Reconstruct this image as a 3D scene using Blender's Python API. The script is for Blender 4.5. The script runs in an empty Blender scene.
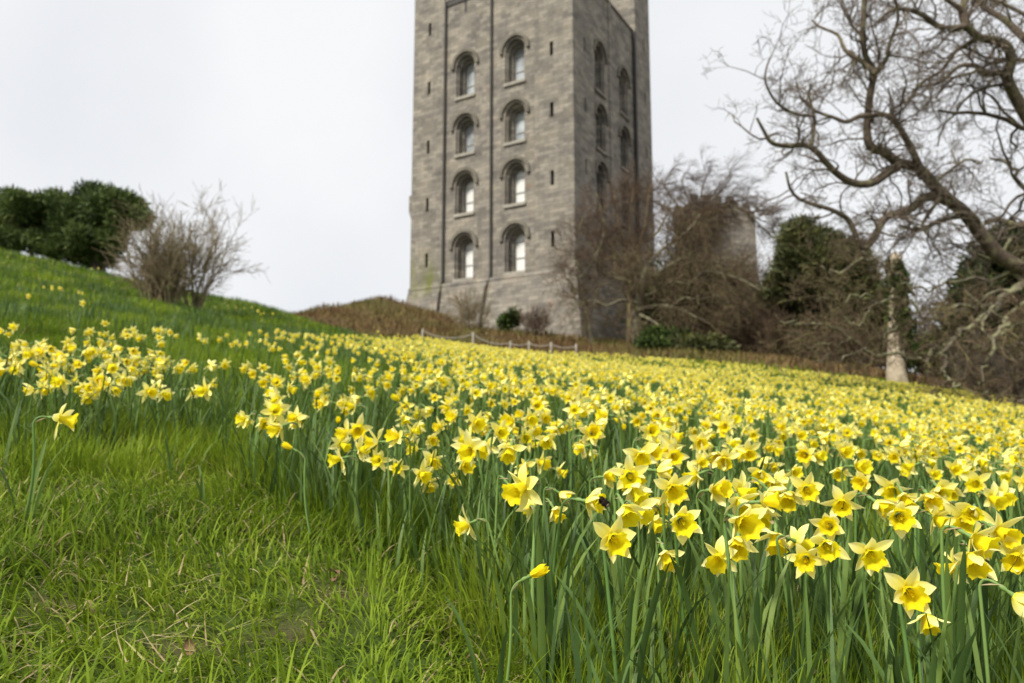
import bpy, bmesh, math, random
import numpy as np
from mathutils import Vector, Matrix

random.seed(11)
rng = np.random.default_rng(11)
R = math.radians
SC = bpy.context.scene
COL = SC.collection

# ------------------------------------------------------------------ camera, sky, sun, exposure
FPX, PITCH = 744.69, R(7.47)
cam_d = bpy.data.cameras.new('camera')
cam_d.sensor_width = 36.0
cam_d.lens = FPX * 36.0 / 1024.0
cam_d.clip_start = 0.02
cam_d.clip_end = 3000
cam_d.dof.use_dof = True
cam_d.dof.focus_distance = 1.16
cam_d.dof.aperture_fstop = 5.4
cam = bpy.data.objects.new('camera', cam_d)
COL.objects.link(cam)
cam.rotation_euler = (R(90) + PITCH, 0, 0)
SC.camera = cam

SUN_EL, SUN_AZ = 46.0, 222.0            # azimuth clockwise from +Y: behind the camera and to the left
w = bpy.data.worlds.new('World')
SC.world = w
w.use_nodes = True
nt = w.node_tree
nt.nodes.clear()
wo = nt.nodes.new('ShaderNodeOutputWorld')
bg = nt.nodes.new('ShaderNodeBackground')
sky = nt.nodes.new('ShaderNodeTexSky')
sky.sky_type = 'NISHITA'
sky.sun_disc = False
sky.sun_elevation = R(SUN_EL)
sky.sun_rotation = R(SUN_AZ)
tc = nt.nodes.new('ShaderNodeTexCoord')
noi = nt.nodes.new('ShaderNodeTexNoise')
noi.inputs['Scale'].default_value = 2.2
noi.inputs['Detail'].default_value = 4
noi.inputs['Roughness'].default_value = 0.45
ramp = nt.nodes.new('ShaderNodeValToRGB')
ramp.color_ramp.elements[0].position = 0.38
ramp.color_ramp.elements[0].color = (8.9, 9.1, 9.5, 1)
ramp.color_ramp.elements[1].position = 0.66
ramp.color_ramp.elements[1].color = (10.3, 10.4, 10.55, 1)
sep = nt.nodes.new('ShaderNodeSeparateXYZ')
zen = nt.nodes.new('ShaderNodeMapRange')
zen.inputs['From Min'].default_value = 0.55
zen.inputs['From Max'].default_value = 1.0
zen.inputs['To Min'].default_value = 1.0
zen.inputs['To Max'].default_value = 2.3
zm = nt.nodes.new('ShaderNodeVectorMath'); zm.operation = 'SCALE'
mix = nt.nodes.new('ShaderNodeMix'); mix.data_type = 'RGBA'
mix.inputs['Factor'].default_value = 0.96
nt.links.new(tc.outputs['Generated'], noi.inputs['Vector'])
nt.links.new(tc.outputs['Generated'], sep.inputs[0])
nt.links.new(sep.outputs['Z'], zen.inputs['Value'])
nt.links.new(noi.outputs['Fac'], ramp.inputs[0])
nt.links.new(ramp.outputs[0], zm.inputs[0])
nt.links.new(zen.outputs[0], zm.inputs['Scale'])
nt.links.new(sky.outputs[0], mix.inputs['A'])
nt.links.new(zm.outputs[0], mix.inputs['B'])
nt.links.new(mix.outputs['Result'], bg.inputs['Color'])
bg.inputs['Strength'].default_value = 0.061
nt.links.new(bg.outputs[0], wo.inputs['Surface'])

sun_d = bpy.data.lights.new('sun', 'SUN')
sun_d.energy = 3.6
sun_d.angle = R(10)
sun_d.color = (1.0, 0.95, 0.86)
sun = bpy.data.objects.new('sun', sun_d)
COL.objects.link(sun)
sd = Vector((math.sin(R(SUN_AZ)) * math.cos(R(SUN_EL)), math.cos(R(SUN_AZ)) * math.cos(R(SUN_EL)), math.sin(R(SUN_EL))))
sun.rotation_euler = sd.to_track_quat('Z', 'Y').to_euler()

SC.view_settings.view_transform = 'Standard'
SC.view_settings.look = 'None'
SC.view_settings.gamma = 1
SC.view_settings.exposure = 0.62
SC.render.engine = 'CYCLES'
SC.cycles.use_denoising = True
SC.cycles.max_bounces = 6
SC.cycles.diffuse_bounces = 4
SC.cycles.transmission_bounces = 4
SC.cycles.transparent_max_bounces = 4
SC.cycles.caustics_reflective = False
SC.cycles.caustics_refractive = False

# ------------------------------------------------------------------ helpers
def ray(u, v):
    xc = (u - 512) / FPX; yc = -(v - 341.5) / FPX
    c, s = math.cos(PITCH), math.sin(PITCH)
    d = np.array([xc, c - yc * s, s + yc * c])
    return d / d[1]                    # scaled so that y = 1

def at(u, v, y):
    return ray(u, v) * y

def proj(P):
    P = np.asarray(P, float)
    c, s = math.cos(PITCH), math.sin(PITCH)
    d = P[..., 1] * c + P[..., 2] * s
    up = -P[..., 1] * s + P[..., 2] * c
    return 512 + FPX * P[..., 0] / d, 341.5 - FPX * up / d

def tag(o, label=None, cat=None, group=None, kind=None):
    if label: o['label'] = label
    if cat: o['category'] = cat
    if group: o['group'] = group
    if kind: o['kind'] = kind
    return o

def empty(name, loc=(0, 0, 0), rz=0.0):
    o = bpy.data.objects.new(name, None)
    o.empty_display_size = 0.1
    o.location = loc
    o.rotation_euler = (0, 0, rz)
    COL.objects.link(o)
    return o

def mesh_data(name, V, F, mats=(), mi=None, att=None, smooth=True):
    """F: an array of quads or triangles, or a list of such arrays. att: per-vertex rgb."""
    V = np.asarray(V, np.float32)
    Fs = F if isinstance(F, list) else [F]
    Fs = [np.asarray(f, np.int32) for f in Fs if len(f)]
    me = bpy.data.meshes.new(name)
    me.vertices.add(len(V))
    me.vertices.foreach_set('co', V.ravel())
    loops = np.concatenate([f.ravel() for f in Fs])
    sizes = np.concatenate([np.full(len(f), f.shape[1], np.int32) for f in Fs])
    starts = np.concatenate([[0], np.cumsum(sizes)[:-1]]).astype(np.int32)
    me.loops.add(len(loops))
    me.loops.foreach_set('vertex_index', loops)
    me.polygons.add(len(sizes))
    me.polygons.foreach_set('loop_start', starts)
    for m in mats: me.materials.append(m)
    if mi is not None: me.polygons.foreach_set('material_index', np.asarray(mi, np.int32))
    me.polygons.foreach_set('use_smooth', np.full(len(sizes), bool(smooth)))
    me.update(calc_edges=True)
    if att is not None:
        a = me.color_attributes.new('att', 'FLOAT_COLOR', 'POINT')
        c = np.ones((len(V), 4), np.float32)
        c[:, :3] = att
        a.data.foreach_set('color', c.ravel())
    return me

def link(name, me, parent=None):
    o = bpy.data.objects.new(name, me)
    COL.objects.link(o)
    if parent is not None: o.parent = parent
    return o

def bm_link(name, bm, mats, parent=None, smooth=False):
    bmesh.ops.recalc_face_normals(bm, faces=bm.faces)
    me = bpy.data.meshes.new(name)
    bm.to_mesh(me); bm.free()
    for m in (mats if isinstance(mats, (list, tuple)) else [mats]): me.materials.append(m)
    for p in me.polygons: p.use_smooth = smooth
    return link(name, me, parent)

def bm_box(bm, x0, y0, z0, x1, y1, z1):
    vs = [bm.verts.new(p) for p in ((x0, y0, z0), (x1, y0, z0), (x1, y1, z0), (x0, y1, z0), (x0, y0, z1), (x1, y0, z1), (x1, y1, z1), (x0, y1, z1))]
    for f in ((3, 2, 1, 0), (4, 5, 6, 7), (0, 1, 5, 4), (1, 2, 6, 5), (2, 3, 7, 6), (3, 0, 4, 7)):
        bm.faces.new([vs[i] for i in f])

def vnoise(x, y, seed=0):
    """smooth value noise in 0..1"""
    x = np.asarray(x, float); y = np.asarray(y, float)
    xi = np.floor(x).astype(np.int64); yi = np.floor(y).astype(np.int64)
    fx = x - xi; fy = y - yi
    fx = fx * fx * (3 - 2 * fx); fy = fy * fy * (3 - 2 * fy)
    def h(a, b):
        n = (a * 374761393 + b * 668265263 + seed * 974711) & 0x7fffffff
        n = ((n ^ (n >> 13)) * 1274126177) & 0x7fffffff
        return ((n ^ (n >> 16)) & 0xffff) / 65535.0
    return (h(xi, yi) * (1 - fx) + h(xi + 1, yi) * fx) * (1 - fy) + (h(xi, yi + 1) * (1 - fx) + h(xi + 1, yi + 1) * fx) * fy

def sstep(a, b, x):
    t = np.clip((np.asarray(x, float) - a) / (b - a), 0, 1)
    return t * t * (3 - 2 * t)

# ------------------------------------------------------------------ terrain
def gauss(x, y, cx, cy, sx, sy, a):
    return a * np.exp(-((x - cx) / sx) ** 2 - ((y - cy) / sy) ** 2)

SOIL = [(at(340, 572, 1)[0] * 1.72, 1.72, 0.05), (at(185, 658, 1)[0] * 1.38, 1.38, 0.05), (at(300, 615, 1)[0] * 1.52, 1.52, 0.05), (at(60, 600, 1)[0] * 1.5, 1.5, 0.04)]

def ground(x, y):
    x = np.asarray(x, float); y = np.asarray(y, float)
    ye = np.where(y < 90, y, 90 + 25 * np.tanh((y - 90) / 25.0))
    xe = 60 * np.tanh(x / 60.0)
    z = -0.62 + 0.137 * ye - 0.123 * xe
    z = z + gauss(x, y, -21, 28, 9, 9, 1.4)
    z = z + gauss(x, y, -9, 22, 6, 7, 0.12)
    z = z + gauss(x, y, 9, 27, 8, 10, 0.3)
    z = z + gauss(x, y, 17, 42, 12, 11, 0.9)
    z = z + gauss(x, y, 10, 64, 15, 14, 1.1)
    z = z + gauss(x, y, -13, 83, 9, 10, 3.0)
    z = z - gauss(x, y, -17, 50, 13, 9, 2.2)
    z = z - gauss(x, y, -3.6, 27, 4.5, 8, 0.40) - gauss(x, y, 2, 24, 3.5, 8, 0.22) - gauss(x, y, -2, 40, 9, 7, 0.75)
    z = z - 9 * sstep(-17, -45, x) * sstep(48, 75, y)
    z = z - 10 * sstep(110, 260, y)
    z = z + 0.05 * (vnoise(x * 1.3, y * 1.3, 3) - .5) * sstep(40, 3, y) + 0.03 * (vnoise(x * 4, y * 4, 5) - .5) * sstep(12, 2, y)
    z = z + 0.8 * (vnoise(x * .3, y * .3, 9) - .55) * sstep(14, 30, y) * sstep(8, -4, x)
    z = z + 0.8 * (vnoise(x * .35, y * .35, 19) - .5) * sstep(50, 60, y)
    for sx, sy, sr in SOIL:
        z = z - gauss(x, y, sx, sy, sr, sr, 0.012)
    return z

def gz(x, y): return float(ground(x, y))

def bed_end(x):
    """how far away the sheet of daffodils ends"""
    return 26.5 + 1.2 * np.sin(np.asarray(x) * .5) + .5 * np.sin(np.asarray(x) * 1.7)

# ------------------------------------------------------------------ materials
def mat(name, rough=0.8, spec=0.3):
    m = bpy.data.materials.new(name)
    m.use_nodes = True
    n = m.node_tree
    b = n.nodes['Principled BSDF']
    b.inputs['Roughness'].default_value = rough
    b.inputs['Specular IOR Level'].default_value = spec
    return m, n, b

def nd(n, t, **kw):
    o = n.nodes.new(t)
    for k, v in kw.items():
        if hasattr(o, k): setattr(o, k, v)
        else: o.inputs[k].default_value = v
    return o

def rampn(n, src, stops):
    r = n.nodes.new('ShaderNodeValToRGB')
    e = r.color_ramp.elements
    while len(e) < len(stops): e.new(0.5)
    for el, (p, c) in zip(e, stops):
        el.position = p
        el.color = (*c, 1)
    n.links.new(src, r.inputs[0])
    return r.outputs[0]

def mixc(n, fac, a, b, mode='MIX'):
    m = n.nodes.new('ShaderNodeMix'); m.data_type = 'RGBA'; m.blend_type = mode
    for sock, val in ((m.inputs['Factor'], fac), (m.inputs['A'], a), (m.inputs['B'], b)):
        if isinstance(val, bpy.types.NodeSocket): n.links.new(val, sock)
        elif isinstance(val, (int, float)): sock.default_value = val
        else: sock.default_value = (*val, 1)
    return m.outputs['Result']

def att_sep(n):
    a = nd(n, 'ShaderNodeAttribute', attribute_name='att')
    s = n.nodes.new('ShaderNodeSeparateColor')
    n.links.new(a.outputs['Color'], s.inputs[0])
    return s.outputs[0], s.outputs[1], s.outputs[2]

def noise_tex(n, scale, detail=3, rough=0.55, coord='Object', vec_scale=None):
    t = n.nodes.new('ShaderNodeTexCoord')
    x = n.nodes.new('ShaderNodeTexNoise')
    x.inputs['Scale'].default_value = scale
    x.inputs['Detail'].default_value = detail
    x.inputs['Roughness'].default_value = rough
    src = t.outputs[coord]
    if vec_scale:
        mp = n.nodes.new('ShaderNodeMapping'); mp.inputs['Scale'].default_value = vec_scale
        n.links.new(src, mp.inputs['Vector']); src = mp.outputs[0]
    n.links.new(src, x.inputs['Vector'])
    return x.outputs['Fac']

def leafy(name, stops, transl=0.35, rough=0.5, spec=0.25, chan=1, obj_rand=False):
    """thin plant tissue: colour from the per-blade random channel, some light let through"""
    m, n, b = mat(name, rough, spec)
    ch = att_sep(n)
    src = ch[chan]
    if obj_rand:
        oi = n.nodes.new('ShaderNodeObjectInfo')
        ad = nd(n, 'ShaderNodeMath', operation='ADD'); n.links.new(src, ad.inputs[0]); n.links.new(oi.outputs['Random'], ad.inputs[1])
        fr = nd(n, 'ShaderNodeMath', operation='FRACT'); n.links.new(ad.outputs[0], fr.inputs[0]); src = fr.outputs[0]
    c = rampn(n, src, stops)
    n.links.new(c, b.inputs['Base Color'])
    tr = n.nodes.new('ShaderNodeBsdfTranslucent')
    n.links.new(c, tr.inputs['Color'])
    ms = n.nodes.new('ShaderNodeMixShader')
    ms.inputs[0].default_value = transl
    n.links.new(b.outputs[0], ms.inputs[1]); n.links.new(tr.outputs[0], ms.inputs[2])
    n.links.new(ms.outputs[0], n.nodes['Material Output'].inputs['Surface'])
    return m

def petal_mat(name, base, tip, dark, pos=(0.0, .8), rnd=.25, transl=.35):
    m, n, b = mat(name, 0.55, 0.2)
    ch = att_sep(n)
    c = rampn(n, ch[0], [(pos[0], base), (pos[1], tip)])
    oi = n.nodes.new('ShaderNodeObjectInfo')
    ad = nd(n, 'ShaderNodeMath', operation='ADD'); n.links.new(ch[1], ad.inputs[0]); n.links.new(oi.outputs['Random'], ad.inputs[1])
    fr = nd(n, 'ShaderNodeMath', operation='FRACT'); n.links.new(ad.outputs[0], fr.inputs[0])
    mu = nd(n, 'ShaderNodeMath', operation='MULTIPLY'); n.links.new(fr.outputs[0], mu.inputs[0]); mu.inputs[1].default_value = rnd * 2
    c = mixc(n, mu.outputs[0], c, dark)
    # fine veins running along the tissue
    v = noise_tex(n, 60, 2, .5, 'Object')
    vb = nd(n, 'ShaderNodeBump', Strength=.25, Distance=.002)
    n.links.new(v, vb.inputs['Height']); n.links.new(vb.outputs[0], b.inputs['Normal'])
    n.links.new(c, b.inputs['Base Color'])
    tr = n.nodes.new('ShaderNodeBsdfTranslucent'); n.links.new(c, tr.inputs['Color'])
    ms = n.nodes.new('ShaderNodeMixShader'); ms.inputs[0].default_value = transl
    n.links.new(b.outputs[0], ms.inputs[1]); n.links.new(tr.outputs[0], ms.inputs[2])
    n.links.new(ms.outputs[0], n.nodes['Material Output'].inputs['Surface'])
    return m

M = {}
M['petal'] = petal_mat('petal', (.88, .78, .07), (.90, .86, .40), (.89, .80, .14))
M['trumpet'] = petal_mat('trumpet', (.88, .80, .03), (.90, .79, .014), (.90, .70, .010), (0.1, .9), .3, .5)
M['stem'] = leafy('stem', [(0, (.10, .19, .045)), (1, (.17, .27, .07))], .15, .45)
M['leaf'] = leafy('daffodil_leaf', [(0, (.042, .080, .022)), (.5, (.078, .135, .032)), (.9, (.13, .20, .042)), (1, (.20, .26, .07))], .32, .5, .2)
M['spathe'] = leafy('spathe', [(0, (.30, .22, .11)), (1, (.45, .36, .20))], .3, .7)
M['grass'] = leafy('grass', [(0, (.040, .075, .006)), (.3, (.11, .175, .010)), (.6, (.215, .29, .020)), (.90, (.36, .40, .07)), (.93, (.48, .40, .21)), (1, (.38, .29, .15))], .4, .6, .12)
M['bracken'] = leafy('bracken', [(0, (.075, .042, .020)), (.25, (.125, .073, .034)), (.5, (.165, .112, .050)), (.75, (.14, .120, .036)), (1, (.085, .10, .026))], .15, .8, .1)
M['needles'] = leafy('needles', [(0, (.026, .046, .012)), (.6, (.075, .108, .026)), (1, (.16, .20, .05))], .1, .6, .2)
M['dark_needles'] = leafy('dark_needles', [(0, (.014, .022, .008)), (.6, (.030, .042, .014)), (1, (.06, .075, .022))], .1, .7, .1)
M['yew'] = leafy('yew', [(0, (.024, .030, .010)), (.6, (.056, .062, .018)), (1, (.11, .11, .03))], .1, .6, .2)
M['ivy'] = leafy('ivy', [(0, (.020, .036, .010)), (.6, (.042, .066, .016)), (1, (.09, .12, .025))], .1, .7, .1)

def bark(name, c1, c2, lich, amount=.55, scale=6.0):
    m, n, b = mat(name, .9, .1)
    f = noise_tex(n, scale * 3, 4, .6)
    c = rampn(n, f, [(.3, c1), (.7, c2)])
    g = noise_tex(n, scale, 3, .6)
    k = rampn(n, g, [(amount - .06, (0, 0, 0)), (amount + .08, (1, 1, 1))])
    c = mixc(n, k, c, lich)
    n.links.new(c, b.inputs['Base Color'])
    bp = nd(n, 'ShaderNodeBump', Strength=.6, Distance=.03)
    n.links.new(f, bp.inputs['Height']); n.links.new(bp.outputs[0], b.inputs['Normal'])
    return m
M['oak'] = bark('oak_bark', (.055, .042, .032), (.135, .105, .076), (.17, .155, .085), .57, 3.5)
M['twig'] = bark('oak_twig', (.085, .066, .052), (.17, .135, .105), (.17, .155, .09), .62, 3)
M['red_twig'] = bark('red_twig', (.072, .049, .034), (.140, .098, .068), (.12, .10, .055), .66, 2)
M['brown_twig'] = bark('brown_twig', (.042, .028, .017), (.088, .060, .036), (.11, .10, .04), .62, 2)
M['olive_twig'] = bark('olive_twig', (.075, .054, .034), (.150, .112, .070), (.17, .15, .065), .58, 2)
M['tan_twig'] = bark('tan_twig', (.13, .10, .06), (.24, .19, .115), (.22, .21, .10), .6, 3)
M['lichen_bark'] = bark('lichen_bark', (.075, .062, .045), (.15, .13, .098), (.20, .195, .11), .50, 3)
M['pale_wood'] = bark('pale_wood', (.27, .22, .155), (.42, .355, .26), (.19, .15, .10), .62, 2)
M['post_wood'] = bark('post_wood', (.20, .18, .14), (.34, .31, .26), (.22, .24, .15), .62, 5)

def stone_mat():
    m, n, b = mat('castle_stone', .9, .12)
    t = n.nodes.new('ShaderNodeTexCoord')
    s = n.nodes.new('ShaderNodeSeparateXYZ'); n.links.new(t.outputs['Object'], s.inputs[0])
    ad = nd(n, 'ShaderNodeMath', operation='ADD'); n.links.new(s.outputs[0], ad.inputs[0]); n.links.new(s.outputs[1], ad.inputs[1])
    cb = n.nodes.new('ShaderNodeCombineXYZ'); n.links.new(ad.outputs[0], cb.inputs[0]); n.links.new(s.outputs[2], cb.inputs[1])
    br = n.nodes.new('ShaderNodeTexBrick')
    n.links.new(cb.outputs[0], br.inputs['Vector'])
    br.inputs['Color1'].default_value = (.240, .220, .188, 1)
    br.inputs['Color2'].default_value = (.138, .127, .111, 1)
    br.inputs['Mortar'].default_value = (.125, .116, .103, 1)
    br.inputs['Scale'].default_value = 1.0
    br.inputs['Brick Width'].default_value = 1.15
    br.inputs['Row Height'].default_value = .42
    br.inputs['Mortar Size'].default_value = .022
    br.inputs['Bias'].default_value = -.05
    br.offset_frequency = 2; br.squash = 1
    c = br.outputs['Color']
    f1 = noise_tex(n, .5, 5, .62, 'Object')
    c = mixc(n, .8, c, rampn(n, f1, [(.33, (.30, .30, .31)), (.5, (.50, .49, .47)), (.68, (.74, .69, .60))]), 'SOFT_LIGHT')
    f2 = noise_tex(n, 1.0, 4, .7, 'Object', (.8, .8, 1.5))
    k2 = rampn(n, f2, [(.61, (0, 0, 0)), (.72, (.75, .75, .75))])
    c = mixc(n, k2, c, (.36, .335, .29))                      # pale lime bloom in courses
    f3 = noise_tex(n, 1.0, 4, .6, 'Object', (1.1, 1.1, .10))
    k3 = rampn(n, f3, [(.56, (0, 0, 0)), (.75, (.6, .6, .6))])
    c = mixc(n, k3, c, (.115, .106, .092))                   # dark run-off streaks
    f4 = noise_tex(n, .9, 3, .6, 'Object')
    k4 = rampn(n, f4, [(.66, (0, 0, 0)), (.74, (.5, .5, .5))])
    c = mixc(n, k4, c, (.22, .125, .065))                    # rusty stones
    # moss on the lower part of the left pier
    mz = nd(n, 'ShaderNodeMapRange', clamp=True); n.links.new(s.outputs[2], mz.inputs[0])
    for i, v in enumerate((21.6, 17.2, 0, 1)): mz.inputs[1 + i].default_value = v
    mz2 = nd(n, 'ShaderNodeMapRange', clamp=True); n.links.new(s.outputs[2], mz2.inputs[0])
    for i, v in enumerate((15.2, 16.6, 0, 1)): mz2.inputs[1 + i].default_value = v
    my = nd(n, 'ShaderNodeMapRange', clamp=True); n.links.new(s.outputs[1], my.inputs[0])
    for i, v in enumerate((15.5, 18.6, 0, 1)): my.inputs[1 + i].default_value = v
    a1 = nd(n, 'ShaderNodeMath', operation='MULTIPLY'); n.links.new(mz.outputs[0], a1.inputs[0]); n.links.new(my.outputs[0], a1.inputs[1])
    a2 = nd(n, 'ShaderNodeMath', operation='MULTIPLY'); n.links.new(a1.outputs[0], a2.inputs[0]); n.links.new(mz2.outputs[0], a2.inputs[1])
    f5 = noise_tex(n, .8, 4, .6, 'Object', (1, 1, .45))
    k5 = rampn(n, f5, [(.40, (0, 0, 0)), (.62, (1, 1, 1))])
    a3 = nd(n, 'ShaderNodeMath', operation='MULTIPLY'); n.links.new(a2.outputs[0], a3.inputs[0]); n.links.new(k5, a3.inputs[1])
    c = mixc(n, a3.outputs[0], c, (.12, .135, .03))
    n.links.new(c, b.inputs['Base Color'])
    bp = nd(n, 'ShaderNodeBump', Strength=.55, Distance=.05)
    n.links.new(br.outputs['Fac'], bp.inputs['Height']); bp.invert = True
    n.links.new(bp.outputs[0], b.inputs['Normal'])
    return m
M['stone'] = stone_mat()

def plain(name, col, rough=.7, spec=.3, var=.15, scale=8):
    m, n, b = mat(name, rough, spec)
    f = noise_tex(n, scale, 3, .6)
    lo = tuple(c * (1 - var) for c in col); hi = tuple(min(1, c * (1 + var)) for c in col)
    n.links.new(rampn(n, f, [(.3, lo), (.7, hi)]), b.inputs['Base Color'])
    return m
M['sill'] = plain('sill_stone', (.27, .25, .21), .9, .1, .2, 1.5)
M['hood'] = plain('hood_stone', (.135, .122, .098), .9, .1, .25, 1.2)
M['pipe'] = plain('drain_pipe', (.035, .031, .027), .6, .3)
M['sash'] = plain('sash_paint', (.36, .35, .33), .5, .3)
M['blind'] = plain('pale_blind_behind_glass', (.66, .66, .63), .12, .8, .06, .8)
M['pane'] = plain('grey_reflection_pane', (.30, .32, .33), .06, 1.0, .5, .5)  # grey of the reflected sky put into the pane colour
M['slit_shade'] = plain('slit_shade', (.02, .02, .02), .9, .1)  # near-black colour stands in for the unlit room behind the slits
M['rope'] = plain('rope', (.24, .22, .18), .9, .1)
M['bee_black'] = plain('bee_black', (.012, .010, .009), .8, .2)
M['bee_fur'] = plain('bee_fur', (.018, .012, .009), .95, .1)
M['bee_tail'] = plain('bee_tail', (.20, .15, .10), .95, .1)
m, n, b = mat('bee_wing', .25, .5); b.inputs['Base Color'].default_value = (.22, .18, .14, 1); b.inputs['Alpha'].default_value = .45; M['wing'] = m
M['dry'] = plain('dry_leaf', (.15, .09, .05), .8, .15, .35, 60)

def ground_mat():
    m, n, b = mat('turf_soil', .95, .05)
    ch = att_sep(n)
    f = noise_tex(n, 3.0, 5, .65)
    g = rampn(n, f, [(.3, (.030, .048, .010)), (.55, (.055, .085, .016)), (.8, (.075, .085, .025))])
    so = rampn(n, noise_tex(n, 40, 4, .7), [(.3, (.045, .028, .016)), (.7, (.12, .085, .055))])
    br = rampn(n, noise_tex(n, .6, 5, .65), [(.3, (.055, .040, .018)), (.55, (.085, .060, .030)), (.75, (.07, .075, .022))])
    c = mixc(n, ch[0], g, so)
    c = mixc(n, ch[1], c, br)
    n.links.new(c, b.inputs['Base Color'])
    bp = nd(n, 'ShaderNodeBump', Strength=.8, Distance=.02)
    n.links.new(noise_tex(n, 45, 4, .7), bp.inputs['Height']); n.links.new(bp.outputs[0], b.inputs['Normal'])
    return m
M['ground'] = ground_mat()

# ------------------------------------------------------------------ the ground sheet
def axis(lo, hi, n, k):
    t = np.linspace(-1, 1, n)
    a = np.sinh(t * k) / np.sinh(k)
    return np.where(a < 0, a * -lo, a * hi)
gx = axis(-900, 900, 301, 7.2)
gy = np.concatenate([np.linspace(-60, -1, 12), np.linspace(-.8, 6, 90), 6 * (1200 / 6.0) ** (np.arange(1, 170) / 169.0)])
GX, GY = np.meshgrid(gx, gy)
GZ = ground(GX, GY)
V = np.stack([GX, GY, GZ], -1).reshape(-1, 3)
ny, nx = GX.shape
ii = np.arange(ny * nx).reshape(ny, nx)
F = np.stack([ii[:-1, :-1], ii[:-1, 1:], ii[1:, 1:], ii[1:, :-1]], -1).reshape(-1, 4)
soil = np.zeros(len(V))
for sx, sy, sr in SOIL: soil = np.maximum(soil, np.exp(-((V[:, 0] - sx) ** 2 + (V[:, 1] - sy) ** 2) / (sr * 1.3) ** 2))
def brownness(x, y):
    """where turf gives way to leaf litter and dead bracken: beyond the flowers, and all round the castle mound"""
    x = np.asarray(x, float); y = np.asarray(y, float)
    a = sstep(29, 34, y + 1.5 * (vnoise(x * .4, y * .4, 8) - .5)) * sstep(-7, -3, x)
    c = sstep(50, 58, y)
    return np.clip(np.maximum(a, c), 0, 1)
att = np.stack([soil, brownness(V[:, 0], V[:, 1]), np.zeros(len(V))], -1)
g_ob = link('ground', mesh_data('ground', V, F, [M['ground']], att=att))
tag(g_ob, kind='structure')

# ------------------------------------------------------------------ the keep
AZ = R(58.86)
keep = empty('castle_keep', (6.2377, 71.7293, 0), AZ)
tag(keep, 'tall square grey stone castle keep with rows of round arched windows', 'castle tower')
L1, L2, ZT, ZB = 20.75, 22.48, 50.2, 16.9

def arch(c, z0, wid, crown, n=14):
    r = wid / 2; zs = crown - r
    pts = [(c - r, z0), (c + r, z0)]
    for i in range(n + 1):
        a = math.pi * i / n
        pts.append((c + r * math.cos(a), zs + r * math.sin(a)))
    return pts

def rect(a0, z0, a1, z1): return [(a0, z0), (a1, z0), (a1, z1), (a0, z1)]

def slab(bm, face, outer, holes, d0, d1):
    """a pierced wall sheet. face 'f' = front (outward -x), 'r' = right (outward -y); from depth d0 (outer) to d1 behind it"""
    cu = bpy.data.curves.new('tmp', 'CURVE'); cu.dimensions = '2D'; cu.fill_mode = 'BOTH'; cu.extrude = (d1 - d0) / 2
    for poly in [outer] + holes:
        sp = cu.splines.new('POLY'); sp.points.add(len(poly) - 1)
        for p, q in zip(sp.points, poly): p.co = (q[0], q[1], 0, 1)
        sp.use_cyclic_u = True
    ob = bpy.data.objects.new('tmp', cu); COL.objects.link(ob)
    me = bpy.data.meshes.new_from_object(ob)
    mid = (d0 + d1) / 2
    for v in me.vertices:
        a, z, d = v.co
        v.co = (d + mid, a, z) if face == 'f' else (a, d + mid, z)
    bm.from_mesh(me)
    bpy.data.objects.remove(ob); bpy.data.curves.remove(cu); bpy.data.meshes.remove(me)

def ring(bm, face, c, zs, r0, r1, d0, d1, leg=0.0, n=18):
    """a half-round moulding"""
    P = [(c - r1, zs - leg), (c - r0, zs - leg)] if leg else []
    prof = []
    A = [math.pi * i / n for i in range(n + 1)]
    pts = [((c + r0 * math.cos(a), zs + r0 * math.sin(a)), (c + r1 * math.cos(a), zs + r1 * math.sin(a))) for a in A]
    if leg:
        pts = [((c + r0, zs - leg), (c + r1, zs - leg))] + pts + [((c - r0, zs - leg), (c - r1, zs - leg))]
    def co(p, d): return (d, p[0], p[1]) if face == 'f' else (p[0], d, p[1])
    rows = [[bm.verts.new(co(i_, d0)), bm.verts.new(co(o_, d0)), bm.verts.new(co(o_, d1)), bm.verts.new(co(i_, d1))] for i_, o_ in pts]
    for a, b_ in zip(rows[:-1], rows[1:]):
        for k in range(4): bm.faces.new((a[k], a[(k + 1) % 4], b_[(k + 1) % 4], b_[k]))
    bm.faces.new(rows[0]); bm.faces.new(rows[-1][::-1])

def abox(bm, face, a0, z0, a1, z1, d0, d1):
    if face == 'f': bm_box(bm, d0, a0, z0, d1, a1, z1)
    else: bm_box(bm, a0, d0, z0, a1, d1, z1)

ROWS = [(38.1, 43.0), (31.4, 35.7), (24.55, 29.1), (17.25, 22.1)]       # sill, crown of the outer order
FW = [(13.6, 0), (7.12, 0)]
RW = [7.35, 14.15]
wins = [('f', c, z0, zc, k) for c, _ in FW for k, (z0, zc) in enumerate(ROWS)] + \
       [('r', c, z0, zc + .6, k) for c in RW for k, (z0, zc) in enumerate(ROWS)]
SLF = [(18.45, z) for z in (47.3, 40.1, 33.0, 26.2, 19.8)] + [(2.5, z) for z in (47.4, 40.4, 33.7, 26.4, 20.0)]
SLR = [(2.8, z) for z in (47.6, 41.4, 34.7, 28.0, 21.0)] + [(20.4, z) for z in (49.8, 42.5, 35.5, 28.5, 21.5)]
W1, W2, W3 = 2.5, 1.98, 1.58

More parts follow.
